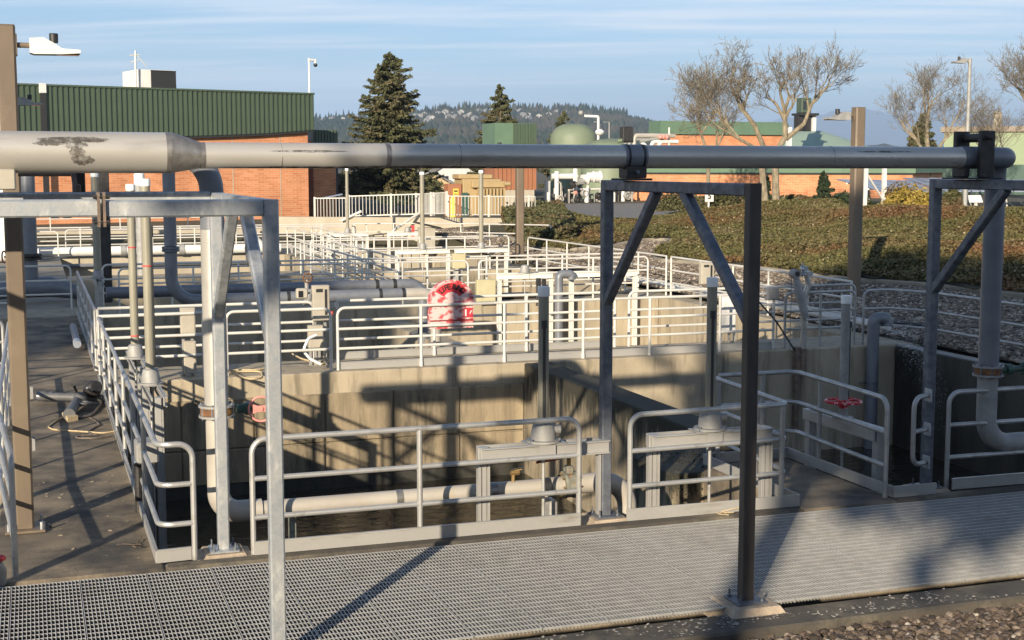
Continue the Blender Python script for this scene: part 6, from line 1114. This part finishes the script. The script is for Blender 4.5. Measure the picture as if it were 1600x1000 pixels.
h0 = house('tiny pale hillside house among the far trees', tuple(hp[0] + (0, 0, 4)), 9, 7, 3.2, wallm='cast_grey', roofm='cast_grey', rz=.3, group='tiny houses on the wooded hillside', detail=False)
for p in list(hp[1:]) + list(hill_pt(rng.uniform(.43, .58, 14), rng.uniform(2.7, 3.75, 14))): dup(h0, tuple(p + (0, 0, 4)), rng.uniform(-.6, .9))
MD = np.array([(800,236), (1000,225), (1100,214), (1180,196), (1230,184), (1290,178), (1340,172), (1400,182), (1450,176), (1480,172), (1520,182), (1600,186), (1750,180), (1900,200)], float)
ridge('mountain', MD, 12000, 1500, 'mountain', base_off=-30, rough_=10, n=90, front=4200., seed=5)
# ---------------------------------------------------------------- trees behind the camera that shade the right half and the left middle
def shade_tree(label, s, u, h0, h1, Rr, n, seed, size=.42, gx=1., m='needle'):
    # s metres back along the light, u metres across it
    x, y = -s * SX + u * SY, -s * SY - u * SX; t_ = thing('evergreen_tree', label, 'tree', (x, y, -.22), 'tall trees behind the viewpoint'); r_ = np.random.default_rng(seed)
    sub('trunk', MB().tube([(0, 0, -.2), (0, 0, h0), (0, 0, h1 * .96)], [.22, .18, .05], 10), 'bark', t_)
    nc = 46; aa = r_.uniform(0, 6.283, nc); rr2 = Rr * .86 * np.sqrt(r_.uniform(0, 1, nc)); hz_ = r_.uniform(h0 + .5, h1 - .5, nc); rr2 *= 1 - .55 * np.clip((hz_ - h0) / (h1 - h0), 0, 1) ** 2
    c = np.column_stack([rr2 * np.cos(aa), rr2 * np.sin(aa), hz_]); k = r_.integers(0, nc, n); P_ = c[k] + r_.normal(0, 1, (n, 3)) * (.6, .6, .42)
    for i in range(nc): sub('branch', MB().tube([(0, 0, max(h0 - .4, c[i, 2] - rr2[i] * .5)), tuple(c[i])], [.07, .02], 5, False), 'bark', t_)
    quad_cloud('crown', P_, size, m, up=.1, parent=t_)
for lab, s_, u_, h0, h1, Rr, n in (
  ('tall evergreen straight behind the viewpoint, its trunk shading the middle frame', 13, -1.66, 9.0, 17, 3.0, 11000), ('tall evergreen behind the viewpoint shading the landing', 15, 2.4, 8.35, 17, 3.7, 13000), ('tall evergreen behind the viewpoint, right of the landing tree', 17, 8.6, 6.5, 18, 4.0, 12000),
  ('evergreen added behind the viewpoint to block sky, farther right with a low crown', 17, 15.5, 3, 16, 4.2, 9000), ('evergreen added behind the viewpoint to block sky at the far right', 15, 23, 2.5, 16, 4.4, 8000), ('evergreen added behind the viewpoint to block sky, back row at right', 26, 12, 3, 15, 5, 8000),  # low-crowned trees added out of view to block sky light
  ('tall evergreen behind the viewpoint at left shading the grey pipes', 20, -17.2, 12.9, 17.0, 3.6, 11000), ('tall evergreen left of the one shading the pipes', 21, -22, 12.0, 17.0, 4.2, 11000), ('evergreen added behind the viewpoint to block sky at far left', 22, -28, 9, 17.0, 4.4, 8000), ('evergreen added to block sky at the far left end of the row', 20, -36, 3, 15.0, 4.6, 8000)):  # last pair added out of view to block sky light
    shade_tree(lab, s_, u_, h0, h1, Rr, n, 50 + int(abs(u_) * 3))
t2 = thing('brick_building', 'unseen low building added behind the viewpoint to dim sky light', 'building', (0, -9, 0)); sub('wall', MB().box(-45, 45, -8, 0, -.4, 4.6), 'brick', t2, False); sub('fascia', MB().box(-45.2, 45.2, -8.2, .2, 4.601, 5.5), 'green_metal', t2, False)  # unseen building added to block the low sky behind the camera
# ---------------------------------------------------------------- air
hz = MB().box(-9000, 14000, -1500, 15500, -60.0, 620).mesh('haze', 'black', False); hz.materials.clear()
hm = bpy.data.materials.new('haze'); hm.use_nodes = True; nt = hm.node_tree; nt.nodes.clear(); ou = nt.nodes.new("ShaderNodeOutputMaterial"); pv = nt.nodes.new("ShaderNodeVolumePrincipled")
pv.inputs['Density'].default_value = .00016; pv.inputs['Color'].default_value = (.55, .74, 1.0, 1); pv.inputs['Anisotropy'].default_value = .2; nt.links.new(pv.outputs[0], ou.inputs['Volume']); hz.materials.append(hm)
tag(link('haze', hz), kind='stuff')
